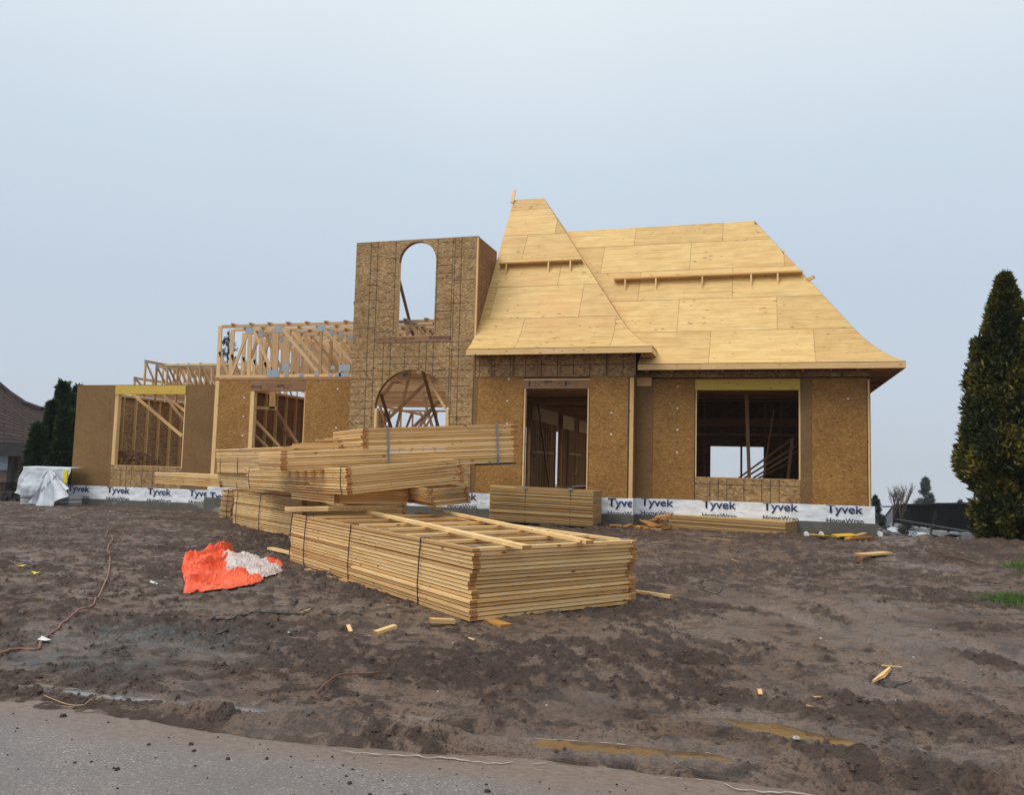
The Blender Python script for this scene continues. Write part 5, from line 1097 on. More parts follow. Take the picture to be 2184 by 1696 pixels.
# curved warped sheet on the right
m = MB(); pa, pb = G(1962, 1137), G(2022, 1150); n_ = 12
for i in range(n_):
    for k in (0, 1):
        f0, f1 = i/n_, (i+1)/n_; z0, z1 = 0.10+0.10*math.sin(math.pi*f0*0.8)+0.015*k, 0.10+0.10*math.sin(math.pi*f1*0.8)+0.015*k
        a, b = pa.lerp(pb, f0), pa.lerp(pb, f1); s = Vector((0.38, 0.10, 0))
        q = [a+Vector((0, 0, z0)), b+Vector((0, 0, z1)), b+s+Vector((0, 0, z1-0.02)), a+s+Vector((0, 0, z0-0.02))]; m.face(q if k else q[::-1], k, 0.5)
for f_ in (0,):
    for i in range(n_):
        f0, f1 = i/n_, (i+1)/n_; z = lambda f: 0.10+0.10*math.sin(math.pi*f*0.8); a, b = pa.lerp(pb, f0), pa.lerp(pb, f1)
        m.face([a+Vector((0, 0, z(f0))), b+Vector((0, 0, z(f1))), b+Vector((0, 0, z(f1)+0.015)), a+Vector((0, 0, z(f0)+0.015))], 0, 0.8)
o = m.build('warped_sheet', ['cloth_white', 'packing']); tag(o, 'warped grey board lying in front of the black fence', 'board')
loose('loose_board', 'short orange board behind the warped grey board', 'board', (2000, 1137), (2018, 1139), 0.1, 0.05, 'pine_new', 0.1)
# ---- hose, cables
def cable(name, label, cat, pts, r, mat, lift=0.012, grp=None):
    P_ = [G(x, y, lift) for x, y in pts]; q = []
    for i in range(len(P_)-1):
        p0, p1, p2, p3 = P_[max(0, i-1)], P_[i], P_[i+1], P_[min(len(P_)-1, i+2)]
        for k in range(8):
            t_ = k/8; v = 0.5*((2*p1)+(p2-p0)*t_+(2*p0-5*p1+4*p2-p3)*t_*t_+(3*p1-p0-3*p2+p3)*t_**3); v.z = max(v.z, float(ground(v.x, v.y))+lift*0.8); q.append(v)
    m = MB(); m.tube(q+[P_[-1]], r, n=7); o = m.build(name, mat, smooth=True); return tag(o, label, cat, grp)
cable('air_hose', 'reddish brown hose winding across the mud on the left', 'hose', [(0, 1404), (30, 1390), (78, 1390), (85, 1375), (115, 1343), (165, 1300), (220, 1278), (265, 1270), (300, 1255), (335, 1215), (362, 1180), (385, 1120), (398, 1090), (394, 1076), (386, 1068), (400, 1052), (408, 1005), (395, 992)] if False else
      [(-20, 1410), (0, 1404), (40, 1388), (80, 1388), (90, 1370), (125, 1340), (165, 1318), (200, 1293), (222, 1260), (232, 1222), (234, 1190), (229, 1180), (232, 1170), (240, 1155), (236, 1148), (226, 1142), (232, 1136), (250, 1136)], 0.011, 'cord_red')
cable('air_hose', 'thin reddish hose running from the left end of the lumber pile', 'hose', [(250, 1136), (270, 1132), (310, 1116), (360, 1106), (410, 1102), (468, 1090)], 0.010, 'cord_red')
cable('cable', 'black cable lying in the mud left of the largest bundle', 'cable', [(450, 1331), (480, 1326), (530, 1315), (560, 1313), (640, 1312), (700, 1309), (775, 1312)], 0.009, 'strap_black', 0.006)
cable('cable', 'short black cable piece below the long black cable', 'cable', [(447, 1343), (462, 1350), (485, 1351)], 0.010, 'strap_black', 0.006)
cable('cable', 'thin black wire under the splintered T shaped scrap', 'cable', [(1853, 1447), (1868, 1456), (1895, 1463), (1920, 1463), (1945, 1458)], 0.0045, 'strap_black')
cable('plastic_strap', 'curved black strap in the mud right of the largest bundle', 'strap', [(1492, 1257), (1530, 1258), (1560, 1252), (1555, 1244), (1520, 1240), (1490, 1244)], 0.007, 'strap_black', 0.006)
cable('dead_branch', 'thin brown branch in the mud below the offcuts', 'branch', [(676, 1475), (720, 1461), (780, 1443), (808, 1436)], 0.007, 'twig', 0.02)
cable('dead_branch', 'dry straw stems at the left edge of the road', 'branch', [(95, 1490), (160, 1497), (235, 1498)], 0.0022, 'pine_new', 0.015)
cable('dead_branch', 'dark branch on the mud at the right', 'branch', [(1998, 1188), (2040, 1196), (2090, 1202)], 0.012, 'twig', 0.02)
cable('dead_branch', 'small forked twig above the middle of the road edge', 'branch', [(1725, 1345), (1718, 1352), (1735, 1362), (1762, 1378)] if False else [(1732, 1381), (1741, 1364), (1748, 1370), (1762, 1381)], 0.004, 'twig', 0.02)
for i, (x, y, mt, lb) in enumerate(((88, 1373, 'white_tag', 'white strap scrap crossing the hose'), (328, 1249, 'white_tag', 'white plastic scrap right of the hose'), (235, 1096, 'white_tag', 'white plastic scrap below the left wing'), (640, 1134, 'white_tag', 'white scrap at the left end of the pile'), (45, 1214, 'sticker', 'yellow leaf like scrap at the left, upper one'), (75, 1229, 'sticker', 'yellow leaf like scrap at the left, lower one'), (935, 1450-100, 'packing', 'tiny grey paper scrap'), (1010, 1206, 'ink', 'blue plastic sliver') )):
    if i in (3, 6): continue
    if i == 7: x, y = 1013-0, 1205; x, y = 1010, 2206/1.0; x, y = 1012, 1206; continue
    p = G(x, y, 0.015); m = MB(); rnd = random.Random(i); w_ = 0.10 if i < 3 else 0.07
    P_ = [p+Vector((rnd.uniform(-w_, w_), rnd.uniform(-w_, w_)*0.6, rnd.uniform(0, 0.04))) for _ in range(7)]; P_.sort(key=lambda q: math.atan2(q.y-p.y, q.x-p.x))
    for j in range(7): m.face([p+Vector((0, 0, 0.02)), P_[j], P_[(j+1) % 7]])
    o = m.build('plastic_scrap', mt); tag(o, lb, 'scrap', 'small plastic scraps on the mud')
# ---- orange tarp
def cloth(outline, top, amp, seed, mat, name, parent, nseg=46, folds=()):
    """crumpled sheet: outline pixels on the ground, bulged and creased"""
    P_ = [G(x, y) for x, y in outline]; xs = [p.x for p in P_]; ys = [p.y for p in P_]
    gx_ = np.linspace(min(xs), max(xs), nseg); gy_ = np.linspace(min(ys), max(ys), nseg); m = MB()
    def inside(x, y):
        c = False; j = len(P_)-1
        for i in range(len(P_)):
            a, b = P_[i], P_[j]
            if (a.y > y) != (b.y > y) and x < (b.x-a.x)*(y-a.y)/(b.y-a.y)+a.x: c = not c
            j = i
        return c
    poly = [(p.x, p.y) for p in P_]+[(P_[0].x, P_[0].y)]
    H = {}
    gmean = float(np.mean([p.z for p in P_]))
    def hgt(x, y):
        d = polydist(x, y, poly); wx, wy = x+0.25*pn(x*1.3, y*1.3, seed), y+0.3*pn(x*1.1+9, y*1.5, seed)
        cr_ = sum(a_*np.abs(((wx*math.cos(q_)+wy*math.sin(q_))*f_+seed*0.37) % 1.0-0.5)*2 for a_, q_, f_ in ((0.55, 0.4, 1.1), (0.38, 1.9, 1.5), (0.16, 1.1, 3.1), (0.05, 2.7, 5.3)))
        h = np.minimum(1, d/0.05)*0.02+np.minimum(1, d/0.25)*(top*0.4+amp*(cr_-0.45))
        for (fx, fy), (gx2, gy2), hh, ww in folds: h = h+hh*np.exp(-(polydist(x, y, [gp(fx, fy), gp(gx2, gy2)])/ww)**2)
        g_ = ground(x, y); return np.maximum(g_, 0.6*gmean+0.4*g_)+0.015+np.maximum(0, h)
    cx_, cy_ = sum(xs)/len(xs), sum(ys)/len(ys); ring = []
    for (ax, ay), (bx, by) in zip(poly[:-1], poly[1:]):
        k_ = max(2, int(math.hypot(bx-ax, by-ay)/0.03)); ring += [(ax+(bx-ax)*i/k_, ay+(by-ay)*i/k_) for i in range(k_)]
    nr = max(14, nseg//2); R_ = []
    for r_ in range(nr+1):
        f = 1-(1-r_/nr)**1.3; R_.append([Vector((cx_+(x-cx_)*f, cy_+(y-cy_)*f, 0)) for x, y in ring])
    for row in R_:
        zz1 = hgt(np.array([p.x for p in row]), np.array([p.y for p in row]))
        for p, z_ in zip(row, zz1): p.z = float(z_)
    for r_ in range(nr):
        for i in range(len(ring)):
            j = (i+1) % len(ring)
            if r_ == 0: m.face([R_[0][i], R_[1][i], R_[1][j]])
            else: m.face([R_[r_][i], R_[r_+1][i], R_[r_+1][j], R_[r_][j]])
    o = m.build(name, mat, parent); sf = o.modifiers.new('thick', 'SOLIDIFY'); sf.thickness = 0.004; return o
tb = thing('orange_tarp', 'crumpled orange tarpaulin with white underside lying on the mud left of the pile', 'tarpaulin', tuple(G(480, 1235)))
cloth([(390, 1274), (395, 1252), (387, 1215), (393, 1205), (430, 1190), (465, 1183), (492, 1178), (510, 1190), (520, 1205), (560, 1228), (555, 1246), (500, 1258), (440, 1268)], 0.06, 0.13, 3, 'tarp_orange', 'tarp_sheet', tb, 80, [((392, 1212), (490, 1183), 0.13, 0.07), ((398, 1250), (520, 1240), 0.09, 0.05), ((430, 1228), (500, 1205), 0.07, 0.04)])
cloth([(462, 1210), (478, 1196), (510, 1194), (540, 1203), (560, 1215), (596, 1215), (602, 1226), (575, 1236), (548, 1236), (535, 1248), (508, 1246), (500, 1232), (478, 1228)], 0.14, 0.15, 8, 'tarp_white', 'tarp_underside', tb, 64, [((480, 1205), (500, 1225), 0.08, 0.07), ((515, 1204), (560, 1222), 0.09, 0.07)])
cloth([(545, 1208), (568, 1198), (585, 1200), (603, 1222), (590, 1226), (560, 1222)], 0.13, 0.15, 21, 'tarp_orange', 'tarp_fold', tb, 30)
cloth([(505, 1238), (530, 1226), (556, 1226), (562, 1238), (552, 1249), (520, 1252)], 0.14, 0.10, 33, 'tarp_orange', 'tarp_fold', tb, 30)
# ---- wrapped stack at the far left
wt_ = thing('wrapped_material_stack', 'stack of building material under a white plastic cover at the left wing corner', 'covered stack', (-20.8, 20.9, 0.1))
wa, wb = on_y(48, 1040, 21.0), on_y(150, 1040, 21.0); ztp = on_y(100, 997, 21.0).z; zlow = on_y(60, 1052, 21.0).z
m = MB(); ns = 40
def wf(i, j, n1=ns, n2=18):
    f, g = i/n1, j/n2; x = wa.x+(wb.x-wa.x)*f; z = zlow+(ztp-zlow)*g; bl = 0.10*(1-g)*(0.3+float(pn(np.array([f*6.0]), np.array([g*2.0]), 4)[0])); cr_ = 0.05*(1-abs(float(fbm(np.array([f*9]), np.array([g*4]), 3, 44)[0])))
    return Vector((x-0.10*(1-g)*(1-f)+0.02*math.sin(g*9), 21.0-0.12*(1-g)-bl-cr_, z-(0.08*math.sin(f*7) if j == 0 else 0)))
for j in range(18):
    for i in range(ns): m.face([wf(i, j), wf(i+1, j), wf(i+1, j+1), wf(i, j+1)])
for i in range(ns): m.face([wf(i, 18), wf(i+1, 18), wf(i+1, 18)+Vector((0, 0.5, 0.02)), wf(i, 18)+Vector((0, 0.5, 0.02))])
for j in range(18): m.face([wf(0, j), wf(0, j+1), wf(0, j+1)+Vector((-0.05, 0.5, 0)), wf(0, j)+Vector((-0.05, 0.5, 0))])
m.build('plastic_cover', 'cloth_white', wt_, smooth=True)
# hanging loose flap in front
m = MB(); apex = on_y(103, 998, 20.86); P_ = [on_y(66, 1070, 20.6), on_y(72, 1078, 20.55), on_y(105, 1080, 20.5), on_y(140, 1060, 20.45), on_y(148, 1042, 20.5)]; rows_ = 16; prevr = None
for r_ in range(rows_+1):
    f = r_/rows_; row = []
    for i in range(25):
        g = i/24*4; k = min(3, int(g)); e = P_[k].lerp(P_[k+1], g-k); p = apex.lerp(e, f); p.y -= 0.10*f*math.sin(i*0.9)+0.05*f*float(pn(np.array([i*0.5]), np.array([f*5]), 9)[0]); p.x += 0.03*math.sin(f*9+i); row.append(p)
    if prevr:
        for i in range(24): m.face([prevr[i], prevr[i+1], row[i+1], row[i]])
    prevr = row
m.build('loose_flap', 'cloth_white', wt_, smooth=True)
m = MB(); a_ = on_y(88, 1040, 20.35); 
for i in range(9): p = on_y(90+i*4.2, 1046-i*4.2, 20.36); m.box(p.x-0.035, p.x+0.02, p.y, p.y+0.004, p.z-0.05, p.z+0.05, endg=False) if i % 3 != 2 else None
m.build('faded_print', 'plate', wt_)
for i, z in enumerate((1074, 1066, 1058)):
    p = on_y(45, z, 21.05); q = on_y(150, z, 21.05); m = MB(); m.box(p.x, q.x, 21.02, 22.2, p.z-0.05, p.z+0.045, tone=0.5, endg=False); m.build('packed_board', 'packing', wt_)
m = MB(); p = on_y(150, 1014, 20.9); m.box(p.x-0.17, p.x-0.02, 20.80, 20.83, p.z-0.22, p.z+0.16, endg=False); m.build('label_sticker', 'sticker', wt_)
# ---- black fence on the right
ft = thing('metal_fence', 'black metal railing fence beyond the mud at the right', 'fence', tuple(at(1990, 1130, 32)))
fp = [(1908, 1076, 1120, 40.0), (1925, 1075.5, 1124, 38.0), (1942.5, 1075, 1127.5, 36), (1960.5, 1074.5, 1130, 34), (1979, 1074, 1132, 32), (2001, 1073, 1136, 29.8), (2023, 1073, 1141, 27.6), (2048, 1072.5, 1143, 25.6), (2073.5, 1071.5, 1144, 23.8), (2104, 1070, 1147, 22), (2141, 1069, 1150, 20.2), (2190, 1068, 1152, 18.5)]
FPt = [(at(x, yt, Z), at(x, yb, Z)) for x, yt, yb, Z in fp]
for (a, b) in FPt: m = MB(); m.beam(b-Vector((0, 0, 0.1)), a, 0.07, 0.07, up=(0, 1, 0)); m.build('fence_post', 'fence_black', ft)
for (a, b), (c, d) in zip(FPt[:-1], FPt[1:]):
    m = MB(); m.beam(a-Vector((0, 0, 0.03)), c-Vector((0, 0, 0.03)), 0.05, 0.05); b_ = b+(a-b)*0.12; d_ = d+(c-d)*0.12; m.beam(b_, d_, 0.04, 0.04)
    n_ = max(6, int((c-a).length/0.13))
    for i in range(1, n_): f = i/n_; m.beam(b_.lerp(d_, f), a.lerp(c, f), 0.022, 0.022, up=(0, 1, 0))
    m.build('rail_panel', 'fence_black', ft)
a, b = FPt[0]; e0, e1 = at(1880, 1112, 44), at(1880, 1130, 44); m = MB(); m.beam(a, e0, 0.05, 0.05); m.beam(b, e1, 0.05, 0.05)
for i in range(1, 14): f = i/14; m.beam(b.lerp(e1, f), a.lerp(e0, f), 0.03, 0.03, up=(0, 1, 0))
m.build('rail_panel', 'fence_black', ft)
m = MB()
for (a, b), (c, d) in zip(FPt[:-1], FPt[1:]): m.beam(b+Vector((0, 0.5, -0.02)), d+Vector((0, 0.5, -0.02)), 0.3, 0.16, endg=False, tone=0.5)
o = m.build('kerb_wall', 'kerb_stone'); tag(o, 'pale low kerb seen through the bottom of the black fence', 'kerb')
m = MB(); a = at(1906, 1078, 25); m.beam(at(1905, 1122, 25), at(1905, 1078, 25), 0.05, 0.05, up=(0, 1, 0)); m.beam(at(1882, 1081, 25), at(1910, 1081, 25), 0.04, 0.04); m.beam(at(1910, 1108, 25), at(2080, 1137, 20.5), 0.04, 0.04); o = m.build('pipe_rail', 'grey_steel'); tag(o, 'thin grey pipe rail just right of the house corner', 'rail')
# ---- grass patch
rnd = np.random.default_rng(4); c0 = G(2160, 1285); c1_ = G(2190, 1215); V_ = []; F_ = []
for (c_, sx_, sy_, n_) in ((c0, 0.36, 0.55, 2600), (c1_, 0.3, 0.8, 2400)):
    for _ in range(n_):
        x, y = c_.x+rnd.normal()*sx_*0.6+0.12, c_.y+rnd.normal()*sy_*0.5; z = float(ground(x, y))-0.005; a = rnd.uniform(0, 6.28); h = rnd.uniform(0.03, 0.09); l = rnd.uniform(-0.03, 0.03, 2); w_ = 0.006
        n0 = len(V_); V_ += [(x-w_*math.cos(a), y-w_*math.sin(a), z), (x+w_*math.cos(a), y+w_*math.sin(a), z), (x+l[0], y+l[1], z+h)]; F_.append((n0, n0+1, n0+2))
m = MB(); m.v = V_; m.f = F_; m.uv = [(0, 0)]*(3*len(F_)); m.mi = [0]*len(F_); m.tone = list(rnd.random(len(F_))); m.eg = [0]*len(F_); o = m.build('grass', 'grass'); tag(o, kind='stuff')
# ---- clods on the road and mud
def clods(name, pts, kind_label, mat, smin, smax, seed, flat=0.7):
    rnd = random.Random(seed); m = MB()
    for (x, y, z) in pts:
        s = rnd.uniform(smin, smax)*(0.5+rnd.random()**3*1.5); q = []
        for i in range(6): a = math.pi/3*i+rnd.uniform(-.3, .3); q.append(Vector((x+math.cos(a)*s*rnd.uniform(.6, 1.1), y+math.sin(a)*s*rnd.uniform(.6, 1.1), z-0.003)))
        q2 = [p_.lerp(Vector((x, y, z)), 0.4)+Vector((0, 0, s*flat*rnd.uniform(.6, 1.1))) for p_ in q]
        for i in range(6): m.face([q[i], q[(i+1) % 6], q2[(i+1) % 6], q2[i]], 0, rnd.random())
        m.face(q2, 0, rnd.random())
    o = m.build(name, mat, smooth=False); tag(o, kind='stuff'); return o
rnd = random.Random(9); pts = []
while len(pts) < 520:
    x, y = rnd.uniform(-5.5, 2.0), rnd.uniform(2.8, 4.7)
    if y < float(edge_y(x))-0.02: pts.append((x, y, 0.002))
clods('road_clods', pts, '', 'dirt_dark', 0.004, 0.015, 1)
r9 = np.random.default_rng(9); yy9 = 4.5+r9.random(70000)**1.5*9.5; xx9 = r9.uniform(-8.5, 3.2, 70000)*(0.45+yy9/11); z9, c9, _a, _b, _c = ground(xx9, yy9, True)
k9 = (c9 > 0.35+0.6*r9.random(70000)) | (r9.random(70000) < 0.02); k9 &= yy9 > edge_y(xx9)+0.03; k9 = np.nonzero(k9)[0][:13000]
pts = [(float(xx9[i]), float(yy9[i]), float(z9[i])) for i in k9]
clods('mud_clods', pts, '', 'dirt_crumb', 0.006, 0.017, 2, 0.75)
pts = []
for _ in range(160):
    x, y = rnd.uniform(-6, 2.5), rnd.uniform(4.8, 14); pts.append((x*(0.6+y/12), y, float(ground(x*(0.6+y/12), y))))
clods('pale_stones', pts, '', 'stone', 0.006, 0.013, 3)
# ================================================================== TREES
def leaf_mesh(name, P_, Nn, S, tone, mat, parent, fan=3):
    """many small pointed sprays: P positions, Nn outward directions, S sizes"""
    n = len(P_); r = np.random.default_rng(len(name)+n)
    V_ = []; T_ = []
    for k in range(fan):
        d = Nn+r.normal(0, 0.55, (n, 3)); d /= np.linalg.norm(d, axis=1)[:, None]
        s = np.cross(d, r.normal(0, 1, (n, 3))); s /= np.linalg.norm(s, axis=1)[:, None]+1e-9
        l = (S*r.uniform(0.7, 1.3, n))[:, None]; a = P_-s*l*0.05; b = P_+s*l*0.05; mid1 = P_+d*l*0.5+s*l*0.16; mid2 = P_+d*l*0.5-s*l*0.16; tip = P_+d*l
        V_.append(np.stack([a, b, mid1, tip, mid2], 1)); T_.append(np.clip(tone+r.normal(0, 0.12, n), 0, 1))
    V_ = np.concatenate(V_).reshape(-1, 3)-np.array(parent['_o']); T_ = np.concatenate(T_); m_ = len(T_)
    me = bpy.data.meshes.new(name); me.vertices.add(len(V_)); me.vertices.foreach_set('co', V_.astype(np.float32).ravel()); me.loops.add(len(V_)); me.loops.foreach_set('vertex_index', np.arange(len(V_), dtype=np.int32))
    me.polygons.add(m_); me.polygons.foreach_set('loop_start', np.arange(0, 5*m_, 5, dtype=np.int32)); me.polygons.foreach_set('loop_total', np.full(m_, 5, np.int32)); me.update(calc_edges=True)
    a = me.attributes.new('tone', 'FLOAT', 'FACE'); a.data.foreach_set('value', T_.astype(np.float32)); me.materials.append(M[mat])
    o = bpy.data.objects.new(name, me); scene.collection.objects.link(o); o.parent = parent; o['_o'] = parent['_o']; return o
def conical(base, H, prof_, n, clumps, size, mat, label, seed, grp=None, name='cedar_tree', gold=0.0, up_=0.9, lump=0.20):
    r = np.random.default_rng(seed); t = thing(name, label, 'tree', tuple(base), grp); bx, by, bz = base
    ct = r.random(clumps)**0.85; ca = r.uniform(0, 2*np.pi, clumps)
    rad = np.interp(ct, [p[0] for p in prof_], [p[1] for p in prof_])*(1+r.normal(0, lump, clumps))
    cc = np.stack([bx+np.cos(ca)*rad, by+np.sin(ca)*rad, bz+ct*H], 1); ctone = np.clip(r.normal(0.45, 0.22, clumps), 0, 1)
    k = r.integers(0, clumps, n); sg = np.maximum(0.05, 0.15*rad[k])[:, None]
    P_ = cc[k]+r.normal(0, 1, (n, 3))*np.concatenate([sg, sg, sg*1.5], 1)*0.75
    rr = np.hypot(P_[:, 0]-bx, P_[:, 1]-by)+1e-6; lim = np.interp((P_[:, 2]-bz)/H, [p[0] for p in prof_], [p[1] for p in prof_])*1.38+0.05; sc_ = np.minimum(1, lim/rr); P_[:, 0] = bx+(P_[:, 0]-bx)*sc_; P_[:, 1] = by+(P_[:, 1]-by)*sc_; rr = rr*sc_; Nn = np.stack([(P_[:, 0]-bx)/rr, (P_[:, 1]-by)/rr, np.full(n, up_)], 1); Nn /= np.linalg.norm(Nn, axis=1)[:, None]
    out = np.clip((rr-rad[k])/(rad[k]*0.25+0.02), -1, 1)
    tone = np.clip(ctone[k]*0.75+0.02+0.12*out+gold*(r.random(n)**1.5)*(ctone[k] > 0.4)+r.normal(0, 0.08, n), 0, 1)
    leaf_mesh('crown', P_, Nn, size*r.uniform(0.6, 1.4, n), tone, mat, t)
    m = MB(); m.tube([(bx, by, bz-0.3), (bx+0.03, by, bz+H*0.5), (bx, by, bz+H*0.93)], [0.035*H*0.6, 0.02*H*0.6, 0.01], n=8); 
    for i in range(16):
        a = r.uniform(0, 6.28); z = r.uniform(0.08, 0.8); q = np.interp(z, [p[0] for p in prof_], [p[1] for p in prof_])*0.85; m.tube([(bx, by, bz+z*H), (bx+math.cos(a)*q, by+math.sin(a)*q, bz+z*H+q*0.7)], [0.025, 0.006], n=5)
    m.build('trunk', 'bark', t); return t
ZT = 17.6; tb_ = at(2160, 1158, ZT)
kpx = 1777/ZT
prof1 = [(0, 0.40), (0.06, 0.50), (0.2, 0.64), (0.33, 0.72), (0.45, 0.68), (0.62, 0.54), (0.78, 0.37), (0.90, 0.17), (0.97, 0.04), (1.0, 0.01)]
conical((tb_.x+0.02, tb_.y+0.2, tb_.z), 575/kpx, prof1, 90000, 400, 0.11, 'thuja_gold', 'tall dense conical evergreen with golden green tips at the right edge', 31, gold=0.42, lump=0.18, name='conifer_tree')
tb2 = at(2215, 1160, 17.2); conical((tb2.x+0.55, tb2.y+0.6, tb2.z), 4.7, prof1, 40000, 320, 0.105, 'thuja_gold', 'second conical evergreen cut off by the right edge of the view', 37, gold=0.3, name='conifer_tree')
pc = [(0, 0.9), (0.15, 0.92), (0.4, 0.72), (0.62, 0.45), (0.80, 0.20), (0.92, 0.05), (1, 0.0)]
for i, (x, yt, Z, wpx, lb) in enumerate(((117, 824, 33.0, 26, 'tallest dark cedar in the row by the neighbouring house'), (131, 847, 33.4, 20, 'slim cedar between the two tallest in the row'), (153, 831, 33.8, 25, 'cedar closest to the left wing wall'), (99, 866, 32.0, 27, 'mid height broad cedar in the front of the row'), (70, 915, 31.4, 28, 'lowest cedar, nearest the neighbouring house'), (124, 880, 31.8, 24, 'low filling cedar in the middle of the row'), (148, 890, 32.2, 20, 'low filling cedar beside the left wing wall'))):
    b = at(x, 1085, Z); k_ = 1777/Z; H = (1085-yt)/k_; conical(tuple(b), H, [(z, q*wpx/k_*0.80) for z, q in pc], 16000, 260, 0.20, 'cedar_green', lb, 50+i, 'row of dark cedars beside the neighbouring house', lump=0.10)
# far spruces and bare trees
def spruce(x, yb, yt, Z, rpx, mat, label, seed, n=4200, sparse=0.0, name='spruce_tree', lean=0):
    b = at(x, yb, Z); k_ = 1777/Z; H = (yb-yt)/k_; Rr = rpx/k_; t = thing(name, label, 'tree', tuple(b)); r = np.random.default_rng(seed); m = MB(); m.tube([b, b+Vector((lean, 0, H))], [0.014*H, 0.004*H], n=7)
    P_ = []; Nn = []; lv = max(8, int(H/0.15))
    for i in range(lv):
        z = 0.08+0.90*i/lv; q = Rr*(1-z)**0.85*r.uniform(0.75, 1.15)
        for j in range(7):
            if r.random() < sparse: continue
            a = r.uniform(0, 6.28); d = Vector((math.cos(a), math.sin(a), -0.10+0.5*z)); s = b+Vector((lean*z, 0, z*H)); L_ = q*r.uniform(0.7, 1.1); m.tube([s, s+d*L_*0.5, s+d*L_+Vector((0, 0, 0.12*L_))], [0.02*H/6, 0.012*H/6, 0.004], n=4)
            for c_ in range(max(6, int(2.2*n/(lv*7)))):
                f = r.uniform(0.1, 1)**0.8; p = s+d*L_*f; P_.append((p.x+r.normal(0, 0.05*L_+0.02), p.y+r.normal(0, 0.05*L_+0.02), p.z+r.normal(0, 0.05)-0.06)); Nn.append((d.x, d.y, 0.2))
    P_ = np.array(P_); Nn = np.array(Nn); leaf_mesh('crown', P_, Nn, np.full(len(P_), 0.16*H/5), r.random(len(P_)), mat, t, 2); m.build('trunk', 'bark', t); return t
spruce(1975, 1120, 1014, 44, 34, 'spruce_hazed', 'pale misty spruce standing behind the black fence', 71)
spruce(1868, 1135, 1052, 36, 26, 'spruce_near', 'dark spruce just right of the house corner behind the rail', 72)
spruce(2048, 1130, 1062, 42, 22, 'spruce_hazed', 'small misty spruce hidden beside the big conical evergreen', 73)
spruce(1935, 1140, 1085, 33, 20, 'spruce_near', 'low dark spruce behind the black fence', 74)
spruce(2000, 1145, 1086, 30, 20, 'spruce_near', 'low dark spruce behind the middle of the black fence', 76)
spruce(478, 900, 700, 46, 62, 'spruce_near', 'sparse pine with upturned branches rising behind the open trusses', 75, n=700, sparse=0.62, name='pine_tree')
spruce(850, 960, 905, 44, 22, 'spruce_hazed', 'misty spruce seen low through the tower arch', 77, n=900)
def bare(x, yb, yt, Z, label, seed, spread=0.5):
    b = at(x, yb, Z); H = (yb-yt)*Z/1777; t = thing('bare_tree', label, 'tree', tuple(b)); r = random.Random(seed); m = MB()
    def grow(p, d, L_, rad, dep):
        q = p+d*L_; mid = p.lerp(q, 0.5)+Vector((r.uniform(-1, 1), r.uniform(-1, 1), 0))*L_*0.05; m.tube([p, mid, q], [rad, rad*0.8, rad*0.6], n=5)
        if dep == 0: return
        for _ in range(3 if dep > 1 else 2): grow(p.lerp(q, r.uniform(0.45, 1)), (d+Vector((r.uniform(-1, 1), r.uniform(-1, 1), r.uniform(0, 0.5)))*spread).normalized(), L_*0.66, rad*0.55, dep-1)
    for s in range(4): grow(b, Vector((r.uniform(-0.4, 0.5), r.uniform(-0.3, 0.3), 1)).normalized(), H*0.42, 0.03, 4)
    m.build('branches', 'bark', t)
bare(1922, 1110, 1022, 34, 'thin bare tree behind the fence near the house corner', 5)
bare(1905, 1110, 1030, 38, 'thin bare shrub left of the misty spruce', 6)
# ================================================================== NEIGHBOUR HOUSE (far left)
nh = thing('neighbour_house', 'brick house with brown tiled flared roof at the left edge', 'house', tuple(at(20, 1080, 38)))
def nq(x, y, Z): return at(x, y, Z)
m = MB(); c_ = [[(-90, 760, 46), (-20, 806, 44), (18, 838, 42.4), (50, 860, 41), (80, 871, 39.6), (93, 874, 39)], [(-90, 945, 36), (-20, 945, 36.0), (18, 945, 36), (50, 946, 36), (70, 946, 36), (88, 948, 36)]]
T_, B_ = [nq(*a) for a in c_[0]], [nq(*a) for a in c_[1]]; n_ = 10
for i in range(5):
    for j in range(n_):
        f0, f1 = j/n_, (j+1)/n_; a, b, c, d = B_[i].lerp(T_[i], f0), B_[i+1].lerp(T_[i+1], f0), B_[i+1].lerp(T_[i+1], f1), B_[i].lerp(T_[i], f1)
        m.face([a, b, c, d], 0, 0.5, [(i*2.2, f0*5.2), (i*2.2+2.2, f0*5.2), (i*2.2+2.2, f1*5.2), (i*2.2, f1*5.2)])
rf = m.build('roof', 'roof_tile', nh); sf = rf.modifiers.new('thick', 'SOLIDIFY'); sf.thickness = 0.12
m = MB(); 
for i in range(5): m.beam(T_[i]+Vector((0, 0, 0.05)), T_[i+1]+Vector((0, 0, 0.05)), 0.22, 0.12, endg=False)
m.build('hip_cap', 'roof_tile', nh)
e0, e1 = nq(-90, 958, 36), nq(60, 960, 36); m = MB(); m.beam(e0, e1, 0.3, 0.55, endg=False); m.build('fascia', 'dark_trim', nh)
m = MB(); a, b = nq(-90, 1010, 36.6), nq(49, 1010, 36.6); zb_, zt_ = -1.0, nq(0, 965, 36).z
m.face([(a.x, a.y, zb_), (b.x, b.y, zb_), (b.x, b.y, zt_), (a.x, a.y, zt_)], 0, 0.5, [(0, 0), ((b-a).length, 0), ((b-a).length, zt_-zb_), (0, zt_-zb_)])
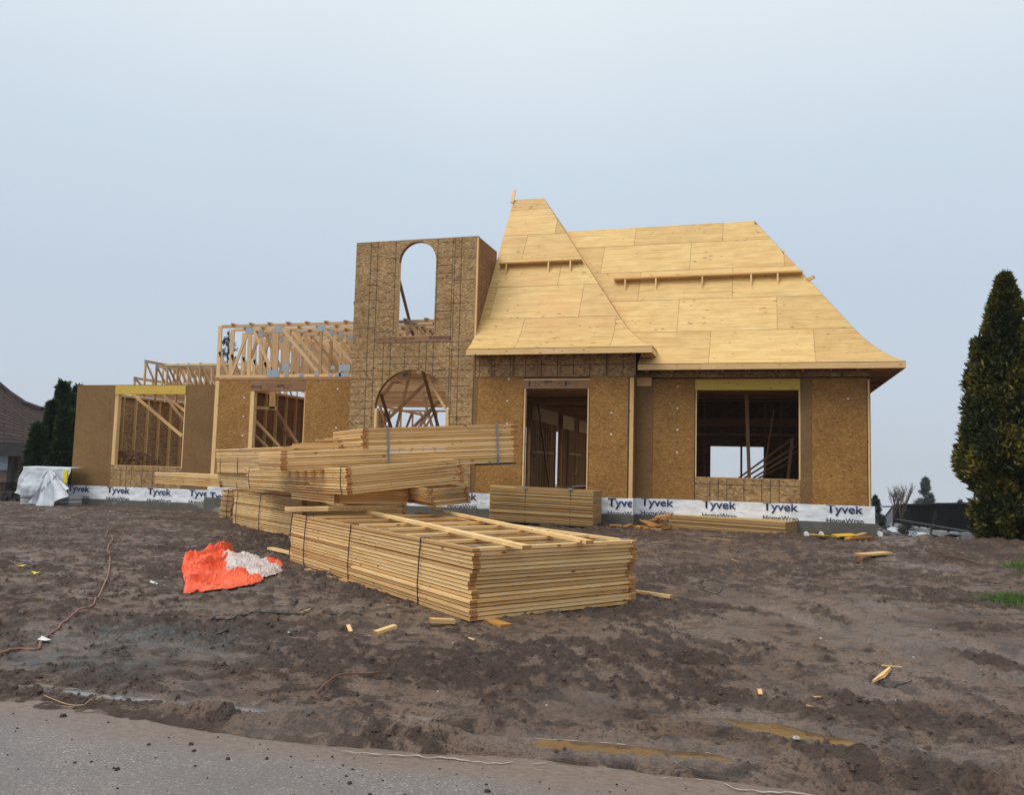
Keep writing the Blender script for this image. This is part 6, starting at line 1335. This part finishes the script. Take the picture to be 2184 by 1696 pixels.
m.face([(b.x, b.y, zb_), (b.x-2.5, b.y+7, zb_), (b.x-2.5, b.y+7, zt_), (b.x, b.y, zt_)], 0, 0.5, [(0, 0), (7, 0), (7, zt_-zb_), (0, zt_-zb_)]); m.build('wall', 'brick', nh)
m = MB(); p = nq(-6, 1008, 36.4); dd_ = (b-a).normalized(); m.obox(Vector((p.x, p.y, 0.9)), dd_*0.62*1.0, Vector((0, 0.05, 0)), Vector((0, 0, 1.3)), endg=False); w_ = m.build('window', 'glass_dark', nh)
m = MB(); m.obox(nq(12, 1046, 36.2), dd_*0.18, Vector((0, 0.2, 0)), Vector((0, 0, 1.75)), endg=False); m.build('porch_post', 'dark_trim', nh)
m = MB(); pa, pb = nq(-30, 1052, 34.5), nq(44, 1052, 34.5); pa2, pb2 = nq(-30, 1031, 34.5), nq(44, 1031, 34.5); m.beam(pa2, pb2, 0.06, 0.06); m.beam(pa, pb, 0.06, 0.06)
for i in range(26): m.beam(pa.lerp(pb, i/25), pa2.lerp(pb2, i/25), 0.025, 0.025, up=(0, 1, 0))
o = m.build('garden_railing', 'fence_black'); tag(o, 'low black railing in front of the neighbouring brick house', 'railing')
m = MB(); rnd = random.Random(8)
for i in range(30):
    p = nq(rnd.uniform(-5, 38), rnd.uniform(1060, 1072), 27); m.obox(p, Vector((rnd.uniform(.1, .3), 0, 0)), Vector((0, .2, 0)), Vector((0, 0, rnd.uniform(.05, .2))), endg=False)
o = m.build('dark_debris', 'dark_trim'); tag(o, 'low heap of dark debris at the far left below the railing', 'debris')

# ================================================================== HAZE
mh = bpy.data.materials.new('haze'); mh.use_nodes = True; th_ = mh.node_tree; th_.nodes.clear(); oo = th_.nodes.new('ShaderNodeOutputMaterial'); pv = th_.nodes.new('ShaderNodeVolumePrincipled')
pv.inputs['Color'].default_value = (0.86, 0.90, 0.95, 1); pv.inputs['Density'].default_value = 0.0004; th_.links.new(pv.outputs[0], oo.inputs['Volume']); M['haze'] = mh
m = MB(); m.obox((-905, -65, -82), (1810, 0, 0), (0, 1275, 0), (0, 0, 105), endg=False); o = m.build('haze', 'haze'); tag(o, kind='stuff')
